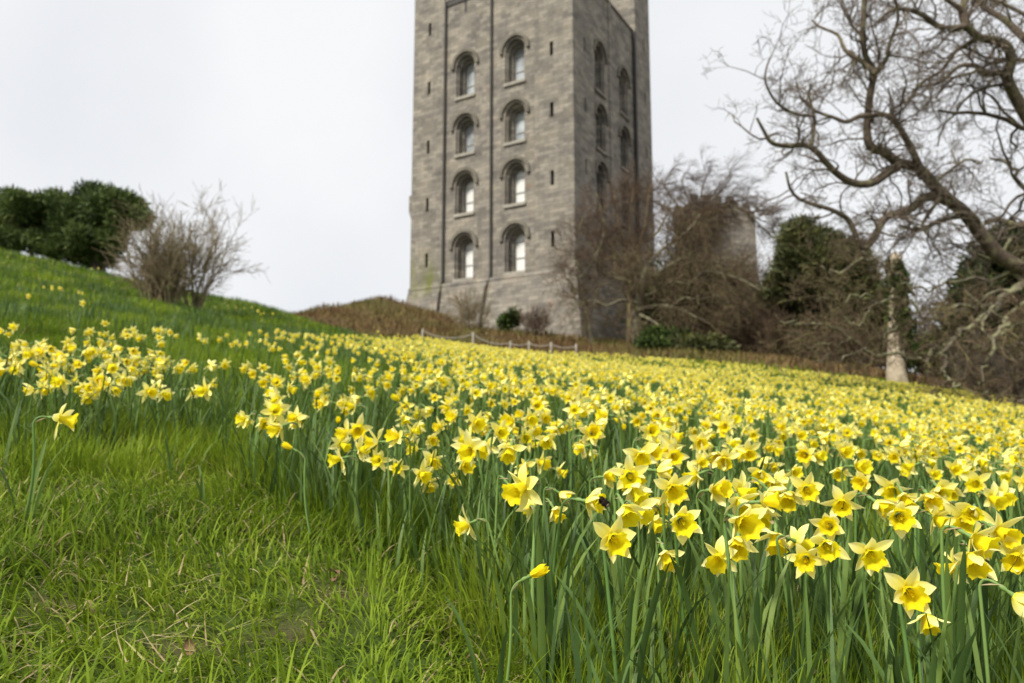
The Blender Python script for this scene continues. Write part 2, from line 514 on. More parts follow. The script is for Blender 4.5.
bm = bmesh.new()
SET = .36
for face, L in (('f', L1), ('r', L2)):
    ws = [w_ for w_ in wins if w_[0] == face]
    a0, a1 = (4.49, 16.38) if face == 'f' else (5.05, 17.45)
    zt = ZT
    d = SET
    slab(bm, face, rect(a0, ZB, a1, zt), [arch(c, z0, W1, zc) for _, c, z0, zc, k in ws], d, d + .5)
    slab(bm, face, rect(a0, ZB, a1, zt - .3), [arch(c, z0, W2, zc - .28) for _, c, z0, zc, k in ws], d + .5, d + .95)
    slab(bm, face, rect(a0, ZB, a1, zt - .3), [arch(c, z0, W3, zc - .52) for _, c, z0, zc, k in ws], d + .95, d + 1.42)
    sl = SLF if face == 'f' else SLR
    for p0, p1 in ((0, a0), (a1, L)):
        hs = [rect(c - .2, z - .8, c + .2, z + .8) for c, z in sl if p0 < c < p1]
        # shoulders that make the loop a little wider in the middle
        e0 = p0 if p0 > 0 else (0.0 if face == 'f' else .8)
        slab(bm, face, rect(e0, ZB, p1, 56.5), hs, 0, .8)
# narrow pilaster strips between the bays
abox(bm, 'f', 10.25, ZB, 11.25, ZT, SET - .12, SET)
abox(bm, 'r', 9.85, ZB, 10.55, ZT, SET - .14, SET)
# inner cores of the corner turrets, their inner sides, the hidden walls
bm_box(bm, .8, .8, ZB, 4.4, 4.49, 56.5)
bm_box(bm, .8, 16.38, ZB, 4.6, L1, 56.5)
bm_box(bm, 17.45, .8, ZB, L2, 5.0, 56.5)
bm_box(bm, 17.6, 16.4, ZB, L2, L1, 56.5)
bm_box(bm, 4.6, L1 - 1.2, ZB, 17.6, L1 - .25, ZT)
bm_box(bm, L2 - 1.2, 5.0, ZB, L2 - .25, 16.4, ZT)
# merlons on the four turrets
for (x0, y0, x1, y1) in ((0, 0, 4.4, 4.49), (0, 16.38, 4.6, L1), (17.45, 0, L2, 5.0), (17.6, 16.4, L2, L1)):
    for i in range(3):
        for j in range(3):
            if i == 1 and j == 1: continue
            cx = x0 + .55 + i * (x1 - x0 - 1.1) / 2; cy = y0 + .55 + j * (y1 - y0 - 1.1) / 2
            bm_box(bm, cx - .55, cy - .55, 56.502, cx + .55, cy + .55, 58.0)
bm_link('wall', bm, M['stone'], keep)

# parapet with a few merlons and its coping
bm = bmesh.new()
abox(bm, 'f', 4.52, ZT, 16.35, ZT + .22, SET - .18, SET + .9)
abox(bm, 'r', 5.08, ZT, 17.42, ZT + .22, SET - .18, SET + .9)
for a in (6.0, 8.9): abox(bm, 'r', a - .8, ZT + .222, a + .8, ZT + 1.35, SET - .1, SET + .6)
for a in (6.2, 9.2, 12.2, 15.0): abox(bm, 'f', a - .8, ZT + .222, a + .8, ZT + 1.35, SET - .1, SET + .6)
bm_link('parapet', bm, M['stone'], keep)
# dark band and short upright dark bar on the left bay just under the parapet
bm = bmesh.new()
abox(bm, 'f', 13.48, 48.1, 13.8, 49.7, SET - .02, SET + .2)
abox(bm, 'f', 11.6, 49.55, 16.2, 50.1, SET - .14, SET)
bm_link('dark_band', bm, M['pipe'], keep)

# battered foot of the keep in three splayed stages
def foot(bm, z0, z1, o0, o1):
    lo = [(-o0, -o0), (L2 + o0, -o0), (L2 + o0, L1 + o0), (-o0, L1 + o0)]
    hi = [(-o1, -o1), (L2 + o1, -o1), (L2 + o1, L1 + o1), (-o1, L1 + o1)]
    a = [bm.verts.new((*p, z0)) for p in lo]; b_ = [bm.verts.new((*p, z1)) for p in hi]
    bm.faces.new(a[::-1]); bm.faces.new(b_)
    for i in range(4): bm.faces.new((a[i], a[(i + 1) % 4], b_[(i + 1) % 4], b_[i]))
bm = bmesh.new()
foot(bm, 16.55, ZB, .16, .03)
foot(bm, 12.3, 16.548, .75, .10)
foot(bm, 12.0, 12.298, .90, .80)
foot(bm, 4.0, 11.998, 1.7, .86)
bm_link('plinth', bm, M['stone'], keep)

# corbelled closet on the far left corner
bm = bmesh.new()
bm_box(bm, .5, L1 + .002, 26.0, 2.4, L1 + .75, 27.9)
v0 = [bm.verts.new(p) for p in ((.5, L1 + .002, 24.3), (2.4, L1 + .002, 24.3), (2.4, L1 + .12, 24.3), (.5, L1 + .12, 24.3))]
v1 = [bm.verts.new(p) for p in ((.5, L1 + .002, 25.998), (2.4, L1 + .002, 25.998), (2.4, L1 + .75, 25.998), (.5, L1 + .75, 25.998))]
bm.faces.new(v0[::-1]); bm.faces.new(v1)
for i in range(4): bm.faces.new((v0[i], v0[(i + 1) % 4], v1[(i + 1) % 4], v1[i]))
bm_link('corbelled_closet', bm, M['stone'], keep)

# drain pipes
def tubes(paths, sides=6):
    """paths: list of (points Nx3, radii N). Returns V, F(quads)"""
    groups = {}
    for p, r in paths: groups.setdefault(len(p), []).append((p, r))
    VV, FF, off = [], [], 0
    for N, lst in groups.items():
        P = np.array([a for a, _ in lst], float); Rr = np.array([b_ for _, b_ in lst], float)
        B = len(P)
        T = np.gradient(P, axis=1)
        T /= np.linalg.norm(T, axis=2, keepdims=True) + 1e-9
        ref = np.where(np.abs(T[:, :1, 2:3]) > .8, np.array([[[1., .13, 0]]]), np.array([[[.1, .05, 1.]]]))
        ref = np.broadcast_to(ref, T.shape)
        n1 = np.cross(T, ref); n1 /= np.linalg.norm(n1, axis=2, keepdims=True) + 1e-9
        n2 = np.cross(T, n1)
        a = np.arange(sides) * 2 * math.pi / sides
        ring_ = P[:, :, None, :] + Rr[:, :, None, None] * (np.cos(a)[None, None, :, None] * n1[:, :, None, :] + np.sin(a)[None, None, :, None] * n2[:, :, None, :])
        VV.append(ring_.reshape(-1, 3))
        idx = np.arange(B * N * sides).reshape(B, N, sides) + off
        nxt = np.roll(idx, -1, axis=2)
        FF.append(np.stack([idx[:, :-1], nxt[:, :-1], nxt[:, 1:], idx[:, 1:]], -1).reshape(-1, 4))
        off += B * N * sides
    return np.concatenate(VV), np.concatenate(FF)

def tube_ob(name, paths, m, parent=None, sides=6, att=None):
    V, F = tubes(paths, sides)
    return link(name, mesh_data(name, V, F, [m]), parent)

def pipe(face, a, d, z0, z1, kink=0.0, r=.13):
    pts = [(a, z1), (a, (z0 + z1) / 2), (a, z0 + 5.2)]
    ds = [d, d, d]
    pts += [(a, ZB + .2), (a + kink * .5, ZB - 1.2), (a + kink, 12.5), (a + kink * 1.2, 9.5)]
    ds += [d, -.45, -.95, -1.55]
    P = [(dd, p[0], p[1]) if face == 'f' else (p[0], dd, p[1]) for p, dd in zip(pts, ds)]
    return tube_ob('drainpipe', [(P, [r] * len(P))], M['pipe'], keep, 8)
pipe('f', 16.3, .14, 8, 50)
pipe('f', 10.05, .14, 8, 50, .5)
pipe('r', .35, .35, 8, 56, 0, .16)
pipe('r', 17.3, .05, 8, 50, 0, .2)

# windows
for face, c, z0, zc, k in wins:
    d = SET
    wo_ = None
    bmf = bmesh.new()
    zs3 = zc - .52 - W3 / 2
    ring(bmf, face, c, zs3, W3 / 2 - .09, W3 / 2, d + 1.32, d + 1.40, leg=zs3 - z0 - .05)
    for zz in (z0 + (zs3 - z0) * .5, zs3):
        abox(bmf, face, c - W3 / 2 + .02, zz - .045, c + W3 / 2 - .02, zz + .045, d + 1.33, d + 1.39)
    abox(bmf, face, c - W3 / 2 + .05, z0 + .02, c + W3 / 2 - .05, z0 + .14, d + 1.332, d + 1.388)
    wo_ = bm_link('window', bmf, M['sash'], keep)
    bmp = bmesh.new()
    abox(bmp, face, c - W3 / 2 - .1, z0 - .05, c + W3 / 2 + .1, zc - .3, d + 1.43, d + 1.5)
    lower = face == 'f' and k >= 2
    bm_link('pane', bmp, M['blind'] if lower else M['pane'], wo_)
    bms = bmesh.new()
    abox(bms, face, c - W1 / 2 - .12, z0 - .34, c + W1 / 2 + .12, z0 - .012, d - .2, d + .94)
    bm_link('sill', bms, M['sill'] if face == 'f' else M['stone'], wo_)
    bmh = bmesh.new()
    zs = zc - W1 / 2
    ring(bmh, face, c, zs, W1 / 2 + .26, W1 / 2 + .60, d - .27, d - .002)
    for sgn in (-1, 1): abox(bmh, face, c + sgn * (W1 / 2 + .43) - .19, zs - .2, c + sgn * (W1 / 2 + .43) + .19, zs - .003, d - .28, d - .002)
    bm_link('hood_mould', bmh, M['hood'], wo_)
    # nook shafts standing in the stepped reveal
    for sgn in (-1, 1):
        a = c + sgn * (W1 / 2 - .14)
        P = [(d + .27, a, z) if face == 'f' else (a, d + .27, z) for z in (z0, (z0 + zs) / 2, zs)]
        tube_ob('nook_shaft', [(P, [.1, .1, .1])], M['stone'], wo_, 8)
# loops in the piers, backed by plates with the inner shade in their colour
for face, sl in (('f', SLF), ('r', SLR)):
    for c, z in sl:
        bms = bmesh.new()
        abox(bms, face, c - .19, z - .79, c + .19, z + .79, .5, .58)
        bm_link('arrow_slit', bms, M['slit_shade'], keep)

# lower castle buildings seen through the trees
def crenel_block(name, label, cat, x, y, wx, wy, z0, z1, rz, nm):
    e = empty(name, (x, y, 0), rz)
    tag(e, label, cat)
    bm_ = bmesh.new(); bm_box(bm_, -wx / 2, -wy / 2, z0, wx / 2, wy / 2, z1)
    bm_link('wall', bm_, M['stone'], e)
    st = wx / nm
    for i in range(nm):
        for yy in (-wy / 2, wy / 2 - .6):
            bm_ = bmesh.new()
            bm_box(bm_, -wx / 2 + i * st + .1 * st, yy, z1 + .002, -wx / 2 + i * st + .65 * st, yy + .6, z1 + 1.1)
            bm_link('merlon', bm_, M['stone'], e)
    return e
p = at(705, 205, 108); crenel_block('castle_wall', 'lower battlemented castle wall seen through the bare windswept tree', 'castle wall', p[0], 108, 7.5, 6, 4, p[2] - .6, R(12), 4)
p = at(736, 214, 104); crenel_block('castle_turret', 'short square castle turret at the right end of the lower wall', 'turret', p[0], 104, 3.8, 3.8, 4, p[2], R(12), 2)

# ------------------------------------------------------------------ rope fence on the crest
fence = empty('rope_fence', (0, 0, 0))
tag(fence, 'pale wooden posts and slack rope fence along the crest below the keep', 'fence')
fp = []
for u, v, y in ((422, 328.5, 40.5), (473, 332, 39.5), (510, 341, 38.5), (529, 341, 38.0), (551, 342, 37.5), (576, 344, 37.2)):
    t = at(u, v, y)
    zg = gz(t[0], t[1])
    h = max(.75, t[2] - zg)
    r = .055
    P = [(t[0], t[1], zg - .1), (t[0], t[1], zg + h * .5), (t[0] + random.uniform(-.03, .03), t[1], zg + h - .02), (t[0], t[1], zg + h)]
    if u == 422: P[2] = (t[0] + .05, t[1], zg + h - .02); P[3] = (t[0] + .06, t[1], zg + h)
    tube_ob('post', [(P, [r * 1.1, r, r, r * .5])], M['post_wood'], fence, 8)
    fp.append(np.array([t[0], t[1], zg + h - .12]))
paths = []
for a, b_ in zip(fp[:-1], fp[1:]):
    Lr = np.linalg.norm(b_ - a)
    pts = [a + (b_ - a) * t - np.array([0, 0, .10 * Lr * 4 * t * (1 - t)]) for t in np.linspace(0, 1, 9)]
    paths.append((pts, [.028] * 9))
tube_ob('rope', paths, M['rope'], fence, 6)

# ------------------------------------------------------------------ bare trees
def rvec():
    while True:
        v = Vector((random.uniform(-1, 1), random.uniform(-1, 1), random.uniform(-1, 1)))
        if .05 < v.length < 1: return v.normalized()

def grow(out, p, d, L, r, lev, crook=.35, up=.05, kids=4, spread=(35, 70), drag=None, n=6, shrink=(.45, .7), rmin=.004):
    """a crooked branch and its branches; out[lev] collects (points, radii)"""
    pts = [tuple(p)]; dd = d.normalized(); q = Vector(p)
    seg = L / (n - 1)
    dirs = [dd]
    for i in range(1, n):
        dd = dd + rvec() * crook + Vector((0, 0, up))
        if drag is not None: dd = dd + drag
        dd.normalize()
        q = q + dd * seg
        pts.append(tuple(q)); dirs.append(dd.copy())
    r1 = max(rmin, r * .45)
    rad = [r + (r1 - r) * i / (n - 1) for i in range(n)]
    out.setdefault(lev, []).append((pts, rad))
    if lev <= 0: return
    for k in range(kids):
        t = random.uniform(.25, 1.0)
        i = min(n - 1, int(t * (n - 1)))
        bd = dirs[i]
        ax = bd.cross(rvec()).normalized()
        nd_ = Matrix.Rotation(R(random.uniform(*spread)), 3, ax) @ bd
        grow(out, pts[i], nd_, L * random.uniform(*shrink), max(rmin, rad[i] * .62), lev - 1, crook, up, kids, spread, drag, max(4, n - 1), shrink, rmin)

def smooth_path(pix, y0, y1, wob=.0, dens=3):
    """pixel polyline -> world polyline at a depth running from y0 to y1 with its own wander"""
    P = []
    n = len(pix)
    w_ = 0
    for i, (u, v) in enumerate(pix):
        w_ += random.uniform(-wob, wob)
        y = y0 + (y1 - y0) * i / (n - 1) + w_
        P.append(at(u, v, y))
    P = np.array(P)
    # Catmull-Rom
    Q = [P[0]]
    E_ = np.vstack([2 * P[0] - P[1], P, 2 * P[-1] - P[-2]])
    for i in range(1, n):
        a, b_, c, d = E_[i - 1], E_[i], E_[i + 1], E_[i + 2]
        for k in range(1, dens + 1):
            t = k / dens
            Q.append(.5 * (2 * b_ + (c - a) * t + (2 * a - 5 * b_ + 4 * c - d) * t * t + (3 * b_ - a - 3 * c + d) * t ** 3))
    return np.array(Q)

def twigs_along(out, P, rad, count, L, lev, t0=.15, **kw):
    n = len(P)
    for k in range(count):
        t = random.uniform(t0, 1)
        i = min(n - 2, int(t * (n - 1)))
        d = Vector(P[i + 1] - P[i]).normalized()
        ax = d.cross(rvec()).normalized()
        nd_ = Matrix.Rotation(R(random.uniform(35, 85)), 3, ax) @ d
        grow(out, P[i], nd_, L * random.uniform(.6, 1.25), min(rad[i] * .6, kw.get('rcap', .03)), lev, **{k_: v_ for k_, v_ in kw.items() if k_ != 'rcap'})

def rads(n, r0, r1, p=1.0):
    return [r0 + (r1 - r0) * (i / (n - 1)) ** p for i in range(n)]

def all_paths(out): return [x for k in out for x in out[k]]

# --- the old oak at the right edge
YO = 20.0
px = YO / FPX
oak = empty('oak_tree', (15.6, 20.3, gz(15.6, 20.3)))
tag(oak, 'big bare gnarled oak reaching in from the right side over the sky', 'tree')
def child_of(o, par):
    o.parent = par
    o.matrix_parent_inverse = Matrix.Translation(-Vector(par.location)) @ Matrix.Rotation(0, 4, 'Z')
    return o
trunk_top = at(1062, 250, 20.2)
tp = np.array([[15.6, 20.3, gz(15.6, 20.3) - .3], [15.5, 20.3, gz(15.6, 20.3) + .3], at(1072, 330, 20.3), trunk_top, at(1070, 190, 20.4), at(1082, 120, 20.6), at(1078, 40, 20.8), at(1060, -60, 21)])
child_of(tube_ob('trunk', [(tp, [.95, .62, .52, .5, .42, .34, .26, .15])], M['oak'], None, 14), oak)
limbs = [
    # pixels, depth start, depth end, radius start, end (pixels)
    ([(1062, 290), (1030, 272), (1002, 258), (984, 238), (966, 214), (949, 200), (933, 184), (918, 168), (899, 163), (884, 152), (871, 147), (867, 131), (870, 95), (874, 72), (865, 55), (863, 28), (865, -8)], 20.2, 17.8, 11.0, 3.0),
    ([(901, 164), (887, 173), (872, 183), (853, 183), (834, 171), (811, 147), (788, 146), (772, 143), (764, 131), (757, 118)], 19.0, 17.2, 7, 1.8),
    ([(811, 147), (814, 128), (813, 112), (809, 95), (811, 84)], 17.8, 17.4, 3, 1.3),
    ([(813, 116), (796, 114), (777, 103), (766, 84), (766, 70), (770, 58)], 17.5, 17, 2.4, 1.1),
    ([(869, 116), (860, 116), (846, 122), (835, 118), (823, 114), (811, 108), (800, 96)], 18.0, 18.6, 3.8, 1.4),
    ([(919, 166), (910, 146), (899, 127), (891, 118), (880, 114), (870, 116)], 18.8, 18.2, 5, 3),
    ([(897, 122), (891, 110), (899, 106), (912, 97), (921, 82)], 18.4, 19.5, 3, 1.2),
    ([(874, 72), (862, 62), (845, 50), (838, 35), (820, 27), (812, 20)], 18.0, 19.2, 4, 1.2),
    ([(873, 74), (886, 60), (890, 42), (898, 20), (895, -5)], 18.0, 17, 3.6, 1.4),
    ([(866, 40), (852, 25), (842, 5), (840, -10)], 18.0, 18.6, 2.6, 1.2),
    ([(952, 203), (939, 198), (926, 197), (912, 208), (900, 213), (886, 217), (878, 230), (873, 240), (862, 248), (850, 222), (840, 214), (829, 209), (812, 204), (798, 198), (790, 188), (786, 172)], 19.4, 17.4, 7.5, 1.5),
    ([(968, 216), (955, 217), (937, 222), (925, 229), (912, 230), (899, 225)], 19.6, 19, 4, 1.8),
    ([(940, 198), (930, 212), (922, 226), (928, 235)], 19.2, 18.6, 3, 1.5),
    ([(1070, 200), (1048, 155), (1030, 122), (1016, 98), (1007, 78), (1011, 62), (1007, 46), (993, 40), (978, 37), (966, 27), (954, 28), (938, 26), (923, 15), (905, 9), (890, 11), (878, 22)], 20.4, 18.6, 9.5, 2.0),
    ([(1008, 78), (1000, 73), (985, 74), (976, 66), (960, 66), (948, 76), (936, 84), (920, 87)], 19.6, 20.8, 5.5, 1.6),
    ([(978, 38), (966, 45), (956, 51), (948, 62), (940, 72), (925, 80), (912, 92)], 19.2, 20.2, 4, 1.4),
    ([(968, 28), (962, 12), (965, -3), (962, -20)], 19, 19.5, 6, 4),
    ([(962, 10), (950, 2), (938, -8)], 19, 18.5, 4, 2),
    ([(1080, 90), (1050, 60), (1024, 38), (1005, 20), (985, 8), (970, -10)], 20.6, 21.5, 7, 3),
    ([(1062, 230), (1040, 222), (1020, 226), (1000, 220), (985, 222)], 20.2, 21.5, 6, 3),
    # low limbs
    ([(1066, 270), (1030, 282), (1010, 292), (989, 313), (972, 325), (956, 334), (946, 350), (945, 366), (950, 380), (960, 385)], 20, 17.8, 9, 2.5),
    ([(1066, 260), (1040, 268), (1018, 286), (1000, 302), (985, 305), (960, 306), (940, 310), (925, 322), (906, 326), (893, 330), (880, 345)], 20.2, 18.6, 8, 1.6),
    ([(985, 280), (965, 277), (950, 283), (936, 289), (915, 290), (905, 287)], 19.5, 18.8, 3.5, 1.4),
    ([(1010, 320), (996, 332), (992, 345), (988, 360), (984, 372), (978, 384)], 18.5, 17.8, 4.2, 2),
    ([(1066, 320), (1030, 300), (1012, 318), (1000, 335), (1005, 350), (1018, 365)], 19.5, 18.2, 6, 2.4),
    ([(1068, 390), (1040, 396), (1024, 400), (1006, 404), (990, 403), (984, 397), (990, 392)], 19.5, 17.6, 6, 3),
    ([(1066, 340), (1030, 345), (1000, 350), (978, 348), (955, 340), (938, 347), (925, 357), (911, 358), (896, 355), (880, 352), (867, 348), (851, 338), (838, 330), (828, 326), (812, 323), (796, 325), (780, 321)], 19.5, 17.6, 6, 1.4),
    ([(960, 338), (940, 322), (925, 318), (910, 305), (893, 297), (880, 302), (865, 295), (852, 297), (845, 303)], 18.8, 18.0, 4, 1.3),
    ([(915, 296), (900, 275), (885, 270), (872, 259), (855, 263), (838, 269), (826, 272), (818, 268)], 18.4, 17.6, 3.2, 1.3),
    ([(866, 348), (850, 352), (838, 360), (828, 354), (815, 362)], 17.9, 17.4, 2.2, 1.0),
    ([(851, 338), (838, 345), (825, 342), (812, 349), (803, 344)], 17.9, 18.4, 2.2, 1.0),
    ([(880, 302), (868, 312), (860, 325), (848, 318), (838, 308), (826, 300), (812, 297)], 18.2, 17.8, 2.2, 1.0),
]
o_tw = {}; o_low = {}
for pix, y0, y1, r0, r1 in limbs:
    P = smooth_path(pix, y0, y1, .12)
    low = np.mean([v for _, v in pix]) > 255
    rd = rads(len(P), (.52 if low else .78) * r0 * y0 / FPX, (.6 if low else .8) * r1 * y1 / FPX, .6 if low else .8)
    if low: P[1:-1] += rng.normal(0, .05, (len(P) - 2, 3))
    child_of(tube_ob('limb', [(P, rd)], M['lichen_bark'] if low else M['oak'], None, 9), oak)
    P[1:-1] += rng.normal(0, .035, (len(P) - 2, 3))
    Lp = float(np.linalg.norm(np.diff(P, axis=0), axis=1).sum())
    twigs_along(o_low if low else o_tw, P, rd, int(3 + Lp * (2.2 if low else 2.5)), 1.1 if low else 1.35, 3, .10, crook=.50, up=.02, kids=3, rcap=.03, rmin=.0045, shrink=(.42, .7), spread=(30, 75))
# further limbs leaving the trunk and the upper bough, deeper in the crown
for (u, v, y, dx, dy, dz, L_, r_, mt) in [
    (1075, 150, 20.5, -1, .5, .5, 4.5, .09, 'oak'), (1078, 100, 20.6, -1, -.3, .7, 4.5, .09, 'oak'), (1070, 200, 20.4, -1, .7, .15, 4.6, .09, 'oak'), (1075, 60, 20.7, -1, .2, .5, 4.6, .08, 'oak'),
    (1012, 85, 19.6, -.6, .8, .2, 2.8, .05, 'oak'), (1000, 260, 19.8, -.4, .6, .9, 2.8, .05, 'oak'), (960, 212, 19.4, .1, .6, 1, 2.6, .05, 'oak'), (985, 240, 19.6, -.1, -.5, 1, 2.4, .05, 'oak'), (935, 185, 19.0, .3, .3, 1, 2.2, .045, 'oak'),
    (1066, 300, 20.2, -1, -.2, -.1, 2.9, .09, 'lichen_bark'),  (1064, 280, 20.2, -1, .6, .1, 2.9, .08, 'lichen_bark'), 
    (1020, 290, 19.6, -.8, -.4, -.5, 2.4, .05, 'lichen_bark'), (1000, 300, 19.2, -.5, -.3, -.7, 2.0, .045, 'lichen_bark')]:
    tmp = {}
    grow(tmp, at(u, v, y), Vector((dx, dy, dz)), L_, r_, 4, .5, .0, 4, (30, 80), None, 9, (.4, .68), .0045)
    child_of(tube_ob('limb', tmp.pop(4) + tmp.pop(3), M[mt], None, 7), oak)
    for k_ in tmp: (o_low if mt == 'lichen_bark' else o_tw).setdefault(k_, []).extend(tmp[k_])
child_of(tube_ob('twigs', all_paths(o_low), M['olive_twig'], None, 4), oak)
child_of(tube_ob('twigs', all_paths(o_tw), M['twig'], None, 4), oak)

# --- generic bare tree from traced limbs
def bare_tree(name, label, base, limbs_, twig_kw, bark_m, twig_m, cat='tree', group=None, twig_n=5, twig_L=1.5, lev=2, wob=.4):
    e = empty(name, base)
    tag(e, label, cat, group)
    out = {}
    for i, (pix, y0, y1, r0, r1) in enumerate(limbs_):
        P = smooth_path(pix, y0, y1, wob)
        rd = rads(len(P), r0, r1, .8)
        if i == 0:
            P[0] = np.array(base) - np.array([0, 0, .3])
        child_of(tube_ob('trunk' if i == 0 else 'limb', [(P, rd)], bark_m, None, 9), e)
        Lp = float(np.linalg.norm(np.diff(P, axis=0), axis=1).sum())
        twigs_along(out, P, rd, int(Lp * twig_n), twig_L, lev, .35 if i == 0 else .1, **twig_kw)
    child_of(tube_ob('twigs', all_paths(out), twig_m, None, 3), e)
    return e

def base_at(u, y):
    x = at(u, 340, y)[0]
    return (x, y, gz(x, y))

b0 = base_at(637, 56)
bare_tree('bare_tree', 'spreading bare tree with a pale lichened trunk and low twisted limbs right of the keep', b0, [
    ([(637, 352), (636, 330), (637, 312), (641, 296), (643, 280), (648, 262)], 56, 56, .50, .2),
    ([(638, 310), (655, 306), (672, 307), (688, 313), (702, 320), (720, 322), (738, 330)], 56, 53, .2, .04),
    ([(641, 298), (660, 290), (672, 282), (690, 284), (712, 280), (735, 290), (752, 300)], 56, 54, .18, .04),
    ([(643, 284), (665, 268), (685, 258), (705, 262), (728, 258), (750, 268)], 56, 58, .16, .04),
    ([(640, 304), (622, 300), (606, 306), (592, 300), (578, 306)], 56, 54, .15, .04),
    ([(641, 290), (625, 280), (610, 276), (598, 262), (584, 258)], 56, 57, .15, .04),
    ([(645, 268), (662, 250), (676, 240), (690, 228), (700, 214)], 56, 59, .14, .04),
    ([(640, 315), (654, 322), (670, 336), (684, 342)], 56, 53, .16, .04),
    ([(672, 307), (684, 298), (700, 300), (716, 296), (730, 306), (744, 312)], 55, 52, .14, .04),
    ([(690, 284), (704, 272), (722, 274), (742, 280), (764, 292)], 55, 53, .14, .04),
], dict(crook=.40, up=-.01, kids=5, rcap=.05, rmin=.012), M['lichen_bark'], M['olive_twig'], twig_n=3.6, twig_L=2.8)

b0 = base_at(630, 62)
bare_tree('bare_tree', 'upright bare tree with reddish twigs standing against the right face of the keep', b0, [
    ([(630, 352), (631, 320), (630, 290), (628, 262), (630, 235), (632, 205), (634, 185)], 62, 62, .42, .07),
    ([(630, 290), (618, 262), (608, 240), (602, 215), (596, 192)], 62, 61, .22, .06),
    ([(629, 268), (640, 244), (646, 222), (648, 200), (650, 185)], 62, 63, .2, .06),
    ([(629, 250), (620, 228), (616, 205), (614, 184)], 62, 62, .18, .05),
    ([(618, 262), (600, 252), (586, 236), (578, 222)], 62, 61, .14, .05),
    ([(640, 244), (655, 235), (664, 220), (668, 205)], 62, 63, .14, .05),
], dict(crook=.32, up=.05, kids=5, spread=(25, 60), rcap=.04, rmin=.009), M['olive_twig'], M['red_twig'], twig_n=3.0, twig_L=2.4)

b0 = base_at(592, 54)
bare_tree('young_tree', 'slim mossy young tree leaning against the near corner of the keep', b0, [
    ([(593, 352), (589, 325), (583, 295), (579, 270), (577, 240), (584, 215)], 54, 54, .17, .04),
    ([(583, 298), (572, 285), (562, 272), (556, 262)], 54, 53, .07, .03),
    ([(580, 278), (592, 262), (600, 246), (604, 232)], 54, 55, .07, .03),
    ([(579, 265), (566, 250), (560, 238)], 54, 54, .06, .03),
], dict(crook=.3, up=.06, kids=5, rcap=.03, rmin=.01), M['lichen_bark'], M['red_twig'], twig_n=3.4, twig_L=1.5)

# windswept tree on the skyline, every branch combed to the right
b0 = base_at(690, 82)
wl = [([(690, 350), (690, 310), (688, 280), (684, 250), (682, 225)], 82, 82, .5, .2)]
for k, (uu, vv) in enumerate([(655, 178), (672, 168), (690, 163), (712, 163), (732, 170), (750, 182), (764, 200), (776, 215)]):
    wl.append(([(686, 268), (678 + k * 3, 240 - 3 * min(k, 4)), (672 + k * 9, 214 - 3 * min(k, 3)), (uu - 8, vv + 18), (uu, vv + 6)], 82, 80 + k % 3 * 2, .2, .05))
bare_tree('windswept_tree', 'windswept domed tree with fine reddish twigs combed rightwards beside the keep', b0, wl,
          dict(crook=.2, up=-.02, kids=6, spread=(20, 55), drag=Vector((.16, 0, -.03)), rcap=.05, rmin=.010), M['oak'], M['red_twig'], twig_n=1.9, twig_L=2.8, wob=.3)

# ------------------------------------------------------------------ bushes of bare stems
def twig_bush(name, label, x, y, h, wdt, m, stems=26, lev=2, kids=4, crook=.22, up=.05, cat='bush', group=None, r=.03, rmin=.008, spread=(15, 45), drag=None, stem_m=None):
    z = gz(x, y)
    e = empty(name, (x, y, z)); tag(e, label, cat, group)
    out = {}
    for k in range(stems):
        a = random.uniform(0, 2 * math.pi); rr = random.uniform(0, wdt * .22)
        bx, by = x + math.cos(a) * rr, y + math.sin(a) * rr
        lean = random.uniform(0, wdt / h * .55)
        d = Vector((math.cos(a) * lean, math.sin(a) * lean * .6, 1))
        grow(out, (bx, by, gz(bx, by) - .05), d, h * random.uniform(.45, .75), r, lev, crook, up, kids, spread, drag, 6, (.35, .6), rmin)
    main = out.pop(lev)
    child_of(tube_ob('stems', main, stem_m or m, None, 5), e)
    child_of(tube_ob('twigs', all_paths(out), m, None, 3), e)
    return e

